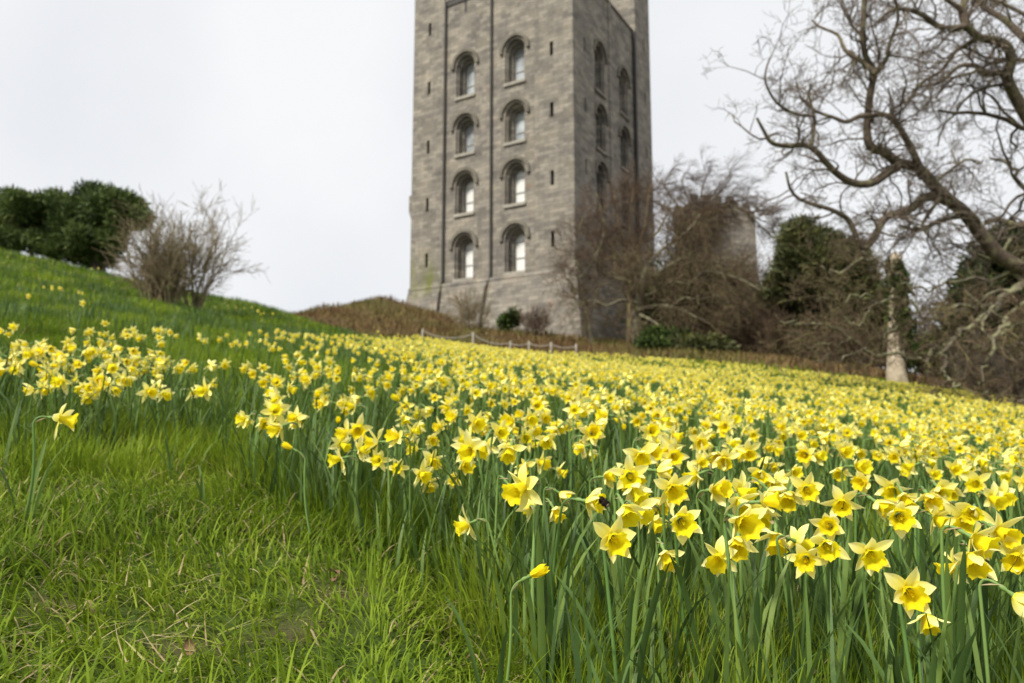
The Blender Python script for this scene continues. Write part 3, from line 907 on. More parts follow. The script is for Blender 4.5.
p = at(160, 305, 22.0)
twig_bush('bare_bush', 'dense fawn coloured bare bush on the left hill beside the dark pine', p[0], 22.0, 3.2, 2.2, M['tan_twig'], 58, 2, 6, .22, .03, r=.024, rmin=.006, spread=(18, 55))
p = at(194, 305, 23.2)
twig_bush('bare_bush', 'taller airy bare bush with thin open twigs leaning right on the left hill', p[0], 23.2, 4.5, 2.3, M['tan_twig'], 16, 3, 4, .26, .02, r=.026, rmin=.005, spread=(18, 45))
p = at(272, 296, 56)
for k, (u, y, h, wd, mt, lab) in enumerate([
    (470, 66, 4.6, 5.0, 'tan_twig', 'brown bare shrub growing against the keep foot between its two window columns'),
    (535, 62, 3.2, 4.0, 'red_twig', 'low brown shrub against the keep foot right of the dark green bush'),
    (715, 60, 5.6, 7.5, 'brown_twig', 'brown thicket shrub under the windswept tree'),
    (748, 57, 6.0, 7.5, 'red_twig', 'wide reddish brown thicket shrub left of the dark yew'),
    (775, 55, 8.2, 6.5, 'red_twig', 'tall reddish brown thicket shrub touching the yew crown'),
    (795, 50, 5.0, 7.0, 'brown_twig', 'low dense brown shrub at the foot of the yew'),
    (845, 47, 4.6, 7.0, 'brown_twig', 'brown shrub between the yew and the broken trunk'),
    (925, 42, 4.2, 5.5, 'brown_twig', 'bare brown shrub just right of the broken trunk'),
    (968, 43, 4.2, 6.0, 'red_twig', 'dark bare shrub under the low oak limbs'),
    (1010, 42, 4.2, 6.0, 'brown_twig', 'bare brown shrub at the right edge under the oak'),
    (670, 55, 2.6, 4.5, 'brown_twig', 'low brown shrub to the right of the lichened tree trunk'),
    (690, 80, 15.0, 9.0, 'brown_twig', 'tall brown shrub hiding the foot of the lower castle wall'),
    (728, 76, 15.5, 9.0, 'red_twig', 'tall reddish shrub in front of the short square turret'),
    (765, 72, 14.0, 9.0, 'brown_twig', 'tall brown shrub right of the short square turret'),
    (778, 64, 10.0, 6.0, 'red_twig', 'reddish shrub reaching the top left of the yew crown'),
    (880, 52, 6.5, 7.0, 'brown_twig', 'brown shrub directly behind the broken trunk'),
    (945, 50, 7.5, 8.0, 'brown_twig', 'brown shrub in the gap behind the narrow dark bush'),
    (1000, 26, 3.4, 4.0, 'twig', 'twiggy undergrowth shrub by the oak trunk'),
]):
    x = at(u, 340, y)[0]
    twig_bush('bare_shrub', lab, x, y, h, wd, M[mt], 26 if u in (470, 535) else 42, 2, 5, .28, .02, r=.04, rmin=.013 if y > 30 else .008, group='bare shrubs round the castle foot')

# ------------------------------------------------------------------ evergreen foliage made of many small sprays
def sprays(lobes, n, size, seed, flat=.5, fill=.35, slim=.32):
    """lobes: (cx,cy,cz,rx,ry,rz). Slim leafy sprays spread through the volume of each lobe, thickest near its skin."""
    r_ = np.random.default_rng(seed)
    L = np.array(lobes, float)
    wgt = (L[:, 3] * L[:, 4] + L[:, 3] * L[:, 5]); wgt /= wgt.sum()
    k = r_.choice(len(L), n, p=wgt)
    d = r_.normal(size=(n, 3)); d /= np.linalg.norm(d, axis=1, keepdims=True)
    rad = r_.uniform(0, 1, n) ** .45 * 1.02
    rad *= 0.62 + .76 * vnoise(d[:, 0] * 3.2 + k * 7, d[:, 2] * 3.2 + d[:, 1] * 2.4, seed)
    c = L[k, :3] + d * rad[:, None] * L[k, 3:]
    out = d * .8 + r_.normal(0, .55, (n, 3)) + np.array([0, 0, .3])
    out /= np.linalg.norm(out, axis=1, keepdims=True)
    side = np.cross(out, r_.normal(size=(n, 3))); side /= np.linalg.norm(side, axis=1, keepdims=True) + 1e-9
    s = size * r_.uniform(.6, 1.6, n)[:, None]
    tip = c + out * s
    mid1 = c + out * s * .45 - side * s * slim; mid2 = c + out * s * .45 + side * s * slim
    V = np.stack([c - out * s * .3, mid2, tip, mid1], 1).reshape(-1, 3)
    F = np.arange(n * 4).reshape(n, 4)
    g = np.clip(r_.uniform(0, .75, n) + .5 * (vnoise(c[:, 0] * 1.1, c[:, 2] * 1.1 + c[:, 1], seed + 3) - .3), 0, 1)
    att = np.repeat(np.stack([g, g, g], -1), 4, axis=0)
    return V, F, att

def evergreen(name, label, base, trunk_paths, lobes, n, size, m, seed, cat='tree', group=None, slim=.2):
    e = empty(name, base); tag(e, label, cat, group)
    if trunk_paths: child_of(tube_ob('trunk', trunk_paths, M['oak'], None, 8), e)
    V, F, a = sprays(lobes, n, size, seed, slim=slim)
    child_of(link('crown', mesh_data('crown', V, F, [m], att=a)), e)
    return e

def lobe(u, v, y, ru, rv, rd):
    c = at(u, v, y); s = y / FPX
    return (*c, ru * s, rd, rv * s)

# dark pine behind the left hill
YP = 33.0
b0 = base_at(96, YP)
tr = [([b0, at(92, 240, YP), at(86, 215, YP), at(80, 200, YP)], [.26, .2, .15, .1]),
      ([at(93, 245, YP), at(70, 225, YP), at(45, 210, YP)], [.16, .12, .08]),
      ([at(92, 240, YP), at(112, 222, YP), at(122, 205, YP)], [.15, .1, .07]),
      ([b0, at(110, 236, YP), at(130, 222, YP)], [.1, .08, .05])]
for i, (u, v) in enumerate(((12, 232), (28, 240))): tr.append(([np.array(base_at(u + 4, YP)), at(u, v, YP), at(u - 4, v - 14, YP)], [.12, .09, .06]))
rr_ = random.Random(4)
lb = [lobe(rr_.uniform(16, 128), 0, YP + rr_.uniform(-1.4, 1.4), rr_.uniform(11, 19), rr_.uniform(8, 12), .8) for _ in range(30)]
lb2 = []
for (u, v, ru, rv) in [(22, 204, 24, 18), (14, 222, 22, 18), (36, 214, 20, 18), (6, 236, 16, 14), (40, 234, 22, 14), (26, 192, 16, 6), (62, 222, 18, 20), (64, 240, 26, 12), (80, 206, 24, 20), (84, 228, 26, 20), (104, 196, 26, 16), (104, 212, 30, 20), (96, 187, 18, 7), (124, 197, 18, 12), (137, 204, 12, 9), (126, 214, 14, 12), (92, 245, 22, 12), (112, 236, 16, 14), (2, 212, 10, 16), (52, 198, 18, 12), (52, 214, 18, 16), (50, 232, 18, 16)]:
    for q in range(3):
        lb2.append(lobe(u + rr_.uniform(-8, 8), v + (6 if u < 60 else 9) + rr_.uniform(-5, 5), YP + rr_.uniform(-1.5, 1.5), ru * rr_.uniform(.5, .9), rv * rr_.uniform(.55, .95), .9))
evergreen('pine_tree', 'dark green bushy pine tree on the crest of the left hill', b0, tr, lb2, 100000, .22, M['needles'], 5, slim=.10)

# yew behind the thicket
YY = 53
b0 = base_at(830, YY)
lb = [lobe(u + rr_.uniform(-6, 6), v + rr_.uniform(-6, 6), YY + rr_.uniform(-2, 2), ru * rr_.uniform(.7, 1.1), rv * rr_.uniform(.7, 1.1), 2) for (u, v, ru, rv) in
      [(800, 240, 18, 14), (815, 248, 22, 18), (832, 256, 22, 20), (848, 272, 22, 22), (860, 292, 22, 24), (868, 312, 18, 24), (842, 300, 26, 26), (822, 280, 26, 26), (810, 262, 18, 20), (858, 330, 24, 20), (830, 330, 30, 24), (796, 232, 12, 8), (876, 300, 10, 14), (800, 290, 30, 30), (790, 262, 18, 20), (850, 345, 36, 22)] for q in range(3)]
evergreen('yew_tree', 'dark green yew tree rising over the brown thicket', b0, [([b0, at(834, 320, YY), at(828, 280, YY)], [.5, .35, .15])], lb, 60000, .42, M['yew'], 6, slim=.12)

# dark bush at the right edge behind the oak limbs
YB = 40
b0 = base_at(1000, YB)
lb = [lobe(u + rr_.uniform(-8, 8), v + rr_.uniform(-8, 8), YB + rr_.uniform(-1.5, 1.5), ru * rr_.uniform(.75, 1.15), rv * rr_.uniform(.75, 1.15), 1.6) for (u, v, ru, rv) in
      [(1010, 250, 26, 22), (990, 270, 26, 22), (1025, 275, 30, 30), (975, 295, 22, 22), (1000, 310, 34, 30), (970, 330, 22, 26), (1030, 320, 30, 40), (990, 350, 34, 26), (1020, 365, 30, 24), (1050, 290, 30, 50), (962, 360, 18, 20)] for q in range(3)]
evergreen('holly_tree', 'dark evergreen tree behind the oak limbs at the right edge', b0, [([b0, at(1000, 330, YB), at(1003, 280, YB)], [.4, .3, .12])], lb, 30000, .36, M['dark_needles'], 7)

# small evergreens by the castle and under the trees, plus added dark backing
for (u, v, y, ru, rv, n_, sz, lab, mt) in [
    (510, 322, 63, 12, 12, 1500, .3, 'small dark green bush at the foot of the keep', 'ivy'),
    (668, 334, 52, 30, 10, 3200, .22, 'green undergrowth bush right of the lichened trunk', 'ivy'),
    (700, 345, 49, 36, 10, 2600, .26, 'low mossy green bush at the flower field edge under the bare tree', 'yew'),
    (650, 345, 46, 18, 9, 1500, .24, 'dark low bush beside the pale tree trunk at the field edge', 'ivy'),
    (800, 345, 52, 30, 18, 1800, .34, 'dark evergreen bush under the yew', 'yew'),
    (765, 285, 70, 52, 44, 8000, .55, 'dark evergreen backing added deep in the thicket left of the yew', 'dark_needles'),  # added so the thicket reads dark behind its lit twigs
    (690, 288, 74, 62, 46, 9000, .6, 'dark evergreen backing added behind the spreading bare tree', 'dark_needles'),  # added dark mass that gives the bare crown shaded depth
    (842, 318, 66, 56, 34, 8000, .5, 'dark evergreen backing added behind the brown shrub between yew and broken trunk', 'dark_needles'),  # added to darken the gaps between the shrubs
    (935, 350, 40, 16, 30, 1600, .3, 'narrow dark bush right of the broken trunk', 'yew'),
]:
    c = at(u, v, y); z = gz(c[0], c[1]); s = y / FPX
    lbs = []
    h = max(c[2] + rv * s - z, 2 * rv * s)
    for q in range(7):
        cz = z + h * random.uniform(.3, .72)
        lbs.append((c[0] + random.uniform(-.55, .55) * ru * s, y + random.uniform(-1, 1), cz, ru * s * random.uniform(.35, .6), ru * s * .5, h * random.uniform(.22, .34)))
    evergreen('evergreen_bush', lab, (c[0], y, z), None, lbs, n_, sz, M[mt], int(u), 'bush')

# broken trunk wrapped in ivy
YS = 33.0
b0 = base_at(895, YS)
st = empty('broken_trunk', b0); tag(st, 'snapped off pale tree trunk wrapped in dark ivy between the yew and the oak', 'tree trunk')
P = np.array([np.array(b0) - np.array([0, 0, .2]), at(896, 372, YS), at(896, 350, YS), at(895, 325, YS), at(896, 300, YS), at(895, 278, YS), at(895.5, 262, YS), at(895.5, 257, YS)])
o = child_of(tube_ob('trunk', [(P, [.48, .40, .34, .31, .30, .29, .28, .27])], M['pale_wood'], None, 12), st)
for v in o.data.vertices:
    pass
# a jagged broken top
V, F = tubes([([at(890 + k * 2.6, 260, YS + .12 * (-1) ** k), at(890 + k * 2.6, 257 - (k * 7 % 5), YS + .12 * (-1) ** k), at(890.5 + k * 2.6, 254.5 - (k * 7 % 5), YS)], [.09, .07, .02]) for k in range(5)], 5)
child_of(link('broken_top', mesh_data('broken_top', V, F, [M['pale_wood']])), st)
lb = [lobe(896 + rr_.uniform(-2, 4), v, YS, rr_.uniform(4.5, 8), rr_.uniform(7, 11), .42) for v in range(268, 346, 6)] + [lobe(905, 325, YS + .2, 8, 16, .4), lobe(906, 350, YS + .3, 6, 20, .4), lobe(899, 285, YS - .1, 10, 16, .5)]
V, F, a = sprays(lb, 9000, .15, 3, fill=.25)
child_of(link('ivy', mesh_data('ivy', V, F, [M['ivy']], att=a)), st)

# ------------------------------------------------------------------ daffodils
def ribbon(p0, yaw, lean, L, wid, bend, n=8, fold=.25, rnd=.5, taper=.82, twist=0.0):
    """one strap leaf: vertices (n,3,3): a V-folded strip"""
    t = np.linspace(0, 1, n)
    ang = lean + bend * t ** 1.7
    ds = L / (n - 1)
    hx = np.concatenate([[0], np.cumsum(np.sin(ang[:-1]) * ds)])
    hz = np.concatenate([[0], np.cumsum(np.cos(ang[:-1]) * ds)])
    fx, fy = math.cos(yaw), math.sin(yaw)
    c = np.stack([p0[0] + hx * fx, p0[1] + hx * fy, p0[2] + hz], -1)
    wv = wid * .5 * np.where(t < taper, .85 + .15 * np.sin(t / taper * math.pi), np.sqrt(np.clip(1 - ((t - taper) / (1 - taper)) ** 2, 0, 1)) * .85 + .02)
    tw = twist * t
    sx, sy = -fy * np.cos(tw) + fx * np.sin(tw) * .6, fx * np.cos(tw) + fy * np.sin(tw) * .6
    nrm = np.stack([-fx * np.cos(ang), -fy * np.cos(ang), np.sin(ang)], -1)
    s = np.stack([sx, sy, np.zeros(n)], -1)
    l = c + s * wv[:, None] + nrm * (wv * fold)[:, None]
    r = c - s * wv[:, None] + nrm * (wv * fold)[:, None]
    V = np.stack([l, c, r], 1).reshape(-1, 3)
    i = np.arange(n * 3).reshape(n, 3)
    F = np.concatenate([np.stack([i[:-1, k], i[:-1, k + 1], i[1:, k + 1], i[1:, k]], -1) for k in (0, 1)])
    A = np.stack([np.repeat(t, 3), np.full(n * 3, rnd), np.full(n * 3, rnd)], -1)
    return V, F, A

def frame(axis):
    a = np.asarray(axis, float); a = a / np.linalg.norm(a)
    up = np.array([0, 0, 1.0])
    s = np.cross(up, a); s /= np.linalg.norm(s) + 1e-9
    u = np.cross(a, s)
    return a, s, u

def petal(axis, roll, L, wid, fwd, twist, curl, nt_=8, nw=5, rnd=.5, r0=.004):
    """a tepal from the flower centre: axis = flower direction"""
    a, s, u = frame(axis)
    e = s * math.cos(roll) + u * math.sin(roll)         # outward in the flower plane
    f = -s * math.sin(roll) + u * math.cos(roll)
    t = np.linspace(0, 1, nt_)
    ang = fwd + curl * t ** 1.5
    ds = L / (nt_ - 1)
    h = r0 + np.concatenate([[0], np.cumsum(np.cos(ang[:-1]) * ds)])
    g = np.concatenate([[0], np.cumsum(np.sin(ang[:-1]) * ds)])
    c = e[None] * h[:, None] + a[None] * g[:, None]
    wp = np.sin(np.pi * np.clip(t * .80 + .17, 0, 1)) ** .75 * np.where(t > .72, 1 - .55 * ((t - .72) / .28) ** 1.4, 1)
    wp[-1] = .06
    wp = wid * .5 * wp
    x = np.linspace(-1, 1, nw)
    tw = twist * t
    nrm = -e[None] * np.sin(ang)[:, None] + a[None] * np.cos(ang)[:, None]
    side = f[None] * np.cos(tw)[:, None] + nrm * np.sin(tw)[:, None]
    n2 = nrm * np.cos(tw)[:, None] - f[None] * np.sin(tw)[:, None]
    cup = (1 - x ** 2) * -.28 + .10 * np.sin(x * 5 + rnd * 20)
    V = c[:, None] + side[:, None] * (x[None, :, None] * wp[:, None, None]) + n2[:, None] * (cup[None, :, None] * wp[:, None, None])
    i = np.arange(nt_ * nw).reshape(nt_, nw)
    F = np.stack([i[:-1, :-1], i[:-1, 1:], i[1:, 1:], i[1:, :-1]], -1).reshape(-1, 4)
    A = np.stack([np.repeat(t, nw), np.full(nt_ * nw, rnd), np.zeros(nt_ * nw)], -1)
    return V.reshape(-1, 3), F, A

def trumpet(axis, L, r_in, r_mouth, rows=9, seg=30, frill=.12, rnd=.5, ph=0., lobes=6, pistil=True):
    a, s, u = frame(axis)
    t = np.linspace(0, 1, rows)
    prof = r_in + (r_mouth * .78 - r_in) * sstep(0, .8, t) + r_mouth * .32 * sstep(.72, 1.0, t) ** 1.5
    th = np.arange(seg) * 2 * math.pi / seg
    fr = frill * sstep(.62, 1, t)[:, None] * (np.sin(th * lobes + ph) * .55 + np.sin(th * (lobes * 2 + 1) + ph * 2) * .5)[None]
    rr = prof[:, None] * (1 + fr) * (1 + .05 * np.cos(th * lobes)[None] * sstep(0, .5, t)[:, None])
    ax = t[:, None] * L + L * .06 * sstep(.8, 1, t)[:, None] * np.sin(th * lobes * 1.0 + ph + 1)[None]
    V = a[None, None] * ax[..., None] + rr[..., None] * (np.cos(th)[None, :, None] * s + np.sin(th)[None, :, None] * u)
    i = np.arange(rows * seg).reshape(rows, seg); nx_ = np.roll(i, -1, 1)
    F = np.stack([i[:-1], nx_[:-1], nx_[1:], i[1:]], -1).reshape(-1, 4)
    A = np.stack([np.repeat(t, seg), np.full(rows * seg, rnd), np.zeros(rows * seg)], -1)
    V = V.reshape(-1, 3)
    if pistil:
        ps = []
        for k in range(7):
            q = k * math.pi / 3; r_ = .0028 if k < 6 else 0
            b_ = (s * math.cos(q) + u * math.sin(q)) * r_
            ps.append(([b_, b_ * 1.2 + a * L * .35, b_ * 1.3 + a * L * (.5 if k < 6 else .72)], [.0008, .0009, .0017 if k < 6 else .0022]))
        V2, F2 = tubes(ps, 5)
        A2 = np.tile(np.array([[.1, rnd, 0]]), (len(V2), 1))
        F = np.concatenate([F, F2 + len(V)]); V = np.concatenate([V, V2]); A = np.concatenate([A, A2])
    return V, F, A

def plant(seed, pitch, lod=0, bud=False, nleaf=4, H=.315):
    """the meshes of one daffodil standing at the origin and facing +X. lod 0: everything separate."""
    q = np.random.default_rng(seed)
    rnd = float(q.uniform(0, 1))
    lean = q.uniform(-.05, .05, 2)
    axis_ = np.array([math.cos(pitch), q.uniform(-.12, .12), math.sin(pitch)]); axis_ /= np.linalg.norm(axis_)
    n = (12, 6, 4)[lod]
    # stem: up, then over the crook into the flower axis
    zt = np.linspace(0, 1, n)
    wob = q.uniform(-.012, .012, 2)
    S = [np.array([lean[0] * t + wob[0] * math.sin(t * 3.1), lean[1] * t + wob[1] * math.sin(t * 3.1), H * t]) for t in zt]
    d0 = S[-1] - S[-2]; d0 /= np.linalg.norm(d0)
    nk = (7, 4, 2)[lod]
    cur = S[-1].copy()
    bend_r = q.uniform(.028, .042)
    for k in range(1, nk + 1):
        d = d0 * (1 - k / nk) + axis_ * (k / nk); d /= np.linalg.norm(d)
        cur = cur + d * bend_r / nk
        S.append(cur.copy())
    rad = [.0036 - .0010 * min(1, i / (n - 1)) for i in range(n)] + [.0024] * nk
    if lod == 2: rad = [r * 1.4 for r in rad]
    neck = S[-1]
    # ovary and tube behind the petals
    OL = .024
    cen = neck + axis_ * OL
    ov = [neck, neck + axis_ * .004, neck + axis_ * .009, neck + axis_ * .013, cen + axis_ * .002]
    ovr = [.0024, .0042, .0042, .0028, .0050]
    out = {}
    sides = (8, 5, 3)[lod]
    V, F = tubes([(S, rad)], sides); out['stem'] = (V, F, np.tile([[.5, rnd, 0]], (len(V), 1)))
    V, F = tubes([(ov, ovr)], sides); out['ovary'] = (V, F, np.tile([[.5, .9, 0]], (len(V), 1)))
    # papery spathe at the neck
    if lod < 2:
        a, s, u = frame(axis_)
        top = S[n]
        t = np.linspace(0, 1, 6)
        dirn = (axis_ * .7 + np.array([0, 0, .55])); dirn /= np.linalg.norm(dirn)
        c = top + dirn[None] * (t * .034)[:, None] + np.array([0, 0, -.004])[None] * (t ** 2)[:, None]
        wv = .005 * np.sin(np.pi * np.clip(t * .85 + .12, 0, 1)); wv[-1] = .0004
        Vs = np.stack([c + s * wv[:, None], c + u * (wv * .5)[:, None], c - s * wv[:, None]], 1).reshape(-1, 3)
        i = np.arange(18).reshape(6, 3)
        Fs = np.concatenate([np.stack([i[:-1, k], i[:-1, k + 1], i[1:, k + 1], i[1:, k]], -1) for k in (0, 1)])
        out['spathe'] = (Vs, Fs, np.tile([[.5, rnd, 0]], (18, 1)))
    pt = []
    if bud:
        for k in range(6):
            V, F, A = petal(axis_, k * math.pi / 3, .036, .017, R(82), .5, R(2), 7, 5, rnd, .003)
            pt.append((V + cen, F, A))
        V, F, A = trumpet(axis_, .022, .003, .0035, 5, 12, .02, rnd, 0, 6, False)
        out['trumpet'] = (V + cen, F, A)
    else:
        opn = q.uniform(-6, 36)
        roll0 = q.uniform(0, 1.0)
        nt_, nw = ((8, 5), (5, 3), (3, 3))[lod]
        Lp = q.uniform(.038, .045)
        for k in range(6):
            V, F, A = petal(axis_, roll0 + k * math.pi / 3 + q.uniform(-.1, .1), Lp * q.uniform(.84, 1.10), .0190 * q.uniform(.85, 1.12) * (1.15 if lod == 2 else 1), R(opn + q.uniform(-16, 26) + (8 if k % 2 else 0) + (35 if q.uniform() < .14 else 0)), q.uniform(-1.2, 1.2), R(q.uniform(-60, 40)), nt_, nw, rnd)
            pt.append((V + cen + axis_ * (.0008 * (k % 2)), F, A))
        TL = q.uniform(.029, .035)
        rows, seg = ((9, 30), (5, 12), (3, 7))[lod]
        V, F, A = trumpet(axis_, TL, .0072, q.uniform(.0148, .0175), rows, seg, .17, rnd, q.uniform(0, 6), 6, lod == 0)
        out['trumpet'] = (V + cen, F, A)
    out['petal'] = pt
    lv = []
    for k in range(nleaf):
        yaw = q.uniform(0, 2 * math.pi)
        rr = q.uniform(.004, .02)
        V, F, A = ribbon((math.cos(yaw) * rr, math.sin(yaw) * rr, -.015), yaw + q.uniform(-.6, .6), q.uniform(.02, .22), q.uniform(.24, .37) * (H / .315), q.uniform(.009, .0125), q.uniform(.05, 1.1), (8, 5, 3)[lod], .3, float(q.uniform(0, .97)), .8, q.uniform(-1, 1))
        lv.append((V, F, A))
    out['leaf'] = lv
    out['head'] = cen + axis_ * .010
    out['mouth'] = cen + axis_ * .026
    out['axis'] = axis_
    return out

def merge(parts):
    VV, FF, AA, MI, off = [], [], [], [], 0
    for (V, F, A), k in parts:
        VV.append(V); FF.append(F + off); AA.append(A); MI.append(np.full(len(F), k)); off += len(V)
    return np.concatenate(VV), np.concatenate(FF), np.concatenate(AA), np.concatenate(MI)

PITCHES = [6, 0, -6, -10, -14, -18, -22, -26, -30, -36, -44, -52]
NV = len(PITCHES)
full = []      # petals one by one
lite = []      # petals as one mesh
for i, pd in enumerate(PITCHES * 4):      # tall plants, short ones, and a second set of each
    P0 = plant(100 + i, R(pd), 0, False, 4, .315 if (i // NV) % 2 == 0 else .235)
    D = dict(head=P0['head'], mouth=P0['mouth'])
    D['stem'] = mesh_data('stem', *merge([(P0['stem'], 0), (P0['ovary'], 0)])[:2], [M['stem']], att=merge([(P0['stem'], 0), (P0['ovary'], 0)])[2])
    D['spathe'] = mesh_data('spathe', P0['spathe'][0], P0['spathe'][1], [M['spathe']], att=P0['spathe'][2])
    D['trumpet'] = mesh_data('trumpet', P0['trumpet'][0], P0['trumpet'][1], [M['trumpet']], att=P0['trumpet'][2])
    D['petal'] = [mesh_data('petal', a, b_, [M['petal']], att=c) for a, b_, c in P0['petal']]
    V, F, A, _ = merge([(x, 0) for x in P0['petal']])
    D['petals'] = mesh_data('petals', V, F, [M['petal']], att=A)
    D['leaf'] = [mesh_data('leaf', a, b_, [M['leaf']], att=c) for a, b_, c in P0['leaf']]
    full.append(D)
PB = plant(333, R(28), 0, True, 2, .27)
BUD = dict(head=PB['head'], mouth=PB['mouth'],
           stem=mesh_data('stem', *merge([(PB['stem'], 0), (PB['ovary'], 0)])[:2], [M['stem']], att=merge([(PB['stem'], 0), (PB['ovary'], 0)])[2]),
           spathe=mesh_data('spathe', PB['spathe'][0], PB['spathe'][1], [M['spathe']], att=PB['spathe'][2]),
           trumpet=None,
           leaf=[mesh_data('leaf', a, b_, [M['leaf']], att=c) for a, b_, c in PB['leaf']])
V, F, A, _ = merge([(x, 0) for x in PB['petal']])
BUD['petals'] = mesh_data('petals', V, F, [M['trumpet']], att=A)

proto = {}
def make_proto(kind, i):
    """build the thing once with its parts; later ones are copies"""
    D = BUD if kind == 'bud' else full[i]
    e = empty('daffodil')
    link('stem', D['stem'], e)
    link('spathe', D['spathe'], e)
    if D['trumpet']: link('trumpet', D['trumpet'], e)
    if kind == 'full':
        for m_ in D['petal']: link('petal', m_, e)
    else:
        link('petals', D['petals'], e)
    for m_ in (D['leaf'] if kind == 'full' else D['leaf'][:2]): link('leaf', m_, e)
    return e

def copy_tree(o):
    c = o.copy(); COL.objects.link(c)
    for ch in list(o.children):
        d = ch.copy(); COL.objects.link(d); d.parent = c
    return c

def put(kind, i, loc, yaw, sc):
    key = (kind, i)
    if key not in proto:
        o = proto[key] = make_proto(kind, i)
    else:
        o = copy_tree(proto[key])
    o.location = loc
    o.rotation_euler = (0, 0, yaw)
    o.scale = (sc, sc, sc)
    return o

def rotz(p, a):
    return np.array([p[0] * math.cos(a) - p[1] * math.sin(a), p[0] * math.sin(a) + p[1] * math.cos(a), p[2]])

def root_for(u, v, head, yaw, sc):
    """distance at which a plant of this scale, rooted in the ground, shows its head at this pixel"""
    hv = rotz(head, yaw) * sc
    lo, hi = .5, 12.0
    r_ = ray(u, v)
    def f(d):
        P = r_ * d - hv
        return P[2] - gz(P[0], P[1])          # >0: root floats
    ds = np.linspace(.75, 9, 200)
    prev = f(ds[0])
    for a, b_ in zip(ds[:-1], ds[1:]):
        nxt = f(b_)
        if prev <= 0 <= nxt or prev >= 0 >= nxt:
            for _ in range(30):
                m_ = (a + b_) / 2
                if (f(m_) <= 0) == (prev <= 0): a = m_
                else: b_ = m_
            return r_ * a - hv
        prev = nxt
    return None

# u, v, size in px, facing (0 towards the camera, + to the right), pitch
HAND = [
 (510, 451, 44, -20, -44), (519, 489, 52, -40, -22), (465, 465, 26, 10, -10), (454, 479, 22, -30, -14), (466, 440, 26, 0, 0), (485, 447, 28, -10, -26), (501, 432, 28, 0, -6),
 (531, 419, 24, 20, -22), (477, 423, 26, -20, -30), (526, 437, 24, 0, -14), (547, 440, 26, 10, -36), (542, 463, 22, 60, -10), (561, 472, 16, 70, -18), (563, 495, 24, 85, -30), (556, 512, 22, 0, -44), (530, 507, 22, 175, -6),
 (65, 420, 36, 88, -14), (278, 428, 28, -60, -22), (345, 433, 24, -62, -10), (358, 430, 32, 20, -10), (343, 445, 22, 40, -30), (398, 468, 18, -20, 0), (422, 475, 26, 30, -18), (433, 461, 26, 0, -22), (432, 440, 22, 10, -14), (417, 427, 22, 100, -18), (445, 425, 14, 0, -22), (465, 525, 30, -70, -14),
 (614, 540, 52, 12, -10), (592, 502, 42, 58, -6), (626, 511, 42, 20, -36), (641, 512, 36, 45, -26), (630, 476, 40, 10, -14), (641, 456, 42, 5, -26), (673, 490, 42, 18, -18), (663, 503, 30, -20, -36), (682, 522, 48, 5, -6), (672, 447, 28, 0, -22), (700, 442, 26, 20, -14), (717, 456, 28, -10, -30),
 (724, 460, 46, 0, -30), (749, 453, 38, 15, -22), (743, 492, 38, 50, -22), (771, 484, 30, 10, -26), (789, 497, 36, -30, -36), (807, 490, 38, 20, -10), (743, 523, 54, 22, -10), (738, 543, 44, 5, -36), (718, 559, 40, 0, -18), (765, 513, 42, -10, -44), (776, 539, 40, -8, -44), (800, 543, 38, 120, -26), (842, 504, 42, 10, -18), (829, 526, 38, 0, 6), (827, 546, 46, 8, -14), (805, 455, 32, 0, -6), (844, 451, 38, 10, -6), (840, 471, 26, 0, -36),
 (871, 555, 46, 20, -18), (910, 593, 56, 12, -10), (928, 620, 28, 14, -52), (900, 517, 48, 0, -6), (892, 490, 42, -10, -26), (930, 499, 48, 5, -30), (906, 500, 36, 20, -36), (939, 520, 36, 10, -22), (973, 512, 48, -5, -14), (964, 520, 40, -20, -30), (979, 541, 48, 55, -26), (1003, 533, 46, 40, -18), (973, 560, 46, 30, -36), (950, 568, 36, -60, -22), (1016, 558, 46, 5, -22), (1020, 600, 46, 85, -36), (976, 483, 30, -15, -14), (1004, 496, 30, 40, -22), (952, 491, 26, 0, -30), (934, 474, 22, 20, -10),
]
placed = []     # (object, head position, kind, yaw facing, pitch index, hand index)
def nearest_pitch(pd): return min(range(NV), key=lambda k: abs(PITCHES[k] - pd))
mouths = {}
SPECIAL = (0, 1, 16, 17, 27, 28, 29, 36, 59, 73)
for hi_, (u, v, dpx, fac, pd) in enumerate(HAND):
    hr = random.Random(hi_ * 7 + 3)
    i = nearest_pitch(pd + (hr.uniform(-5, 3) if dpx < 42 else 0)) + (NV if u < 470 else 0) + (2 * NV if hr.random() < .5 else 0)
    if hi_ not in SPECIAL: fac = fac + hr.gauss(0, 16 if dpx < 42 else 8)
    yaw = R(-90 + fac) - math.atan2(u - 512, FPX)
    best = None
    for sc in np.linspace(.80, 1.12, 9):
        P = root_for(u, v, full[i]['head'], yaw, sc)
        if P is None: continue
        hd = P + rotz(full[i]['head'], yaw) * sc
        apx = FPX * .078 * sc / hd[1]
        e_ = abs(math.log(apx / dpx)) + .6 * abs(sc - .98)
        if best is None or e_ < best[0]: best = (e_, P, sc, hd)
    if best is None: continue
    _, P, sc, hd = best
    o = put('full', i, tuple(P), yaw, float(sc))
    placed.append([o, hd, fac, PITCHES[i % NV], hi_, P])
    mouths[hi_] = P + rotz(full[i]['mouth'], yaw) * sc
for (u, v, fac) in ((536, 573, 60), (289, 447, -80), (338, 421, 10)):
    yaw = R(-90 + fac)
    P = root_for(u, v, BUD['head'], yaw, .8)
    o = put('bud', 0, tuple(P), yaw, .8)
    placed.append([o, P + rotz(BUD['head'], yaw) * .8, fac, 28, ('bud', u), P])

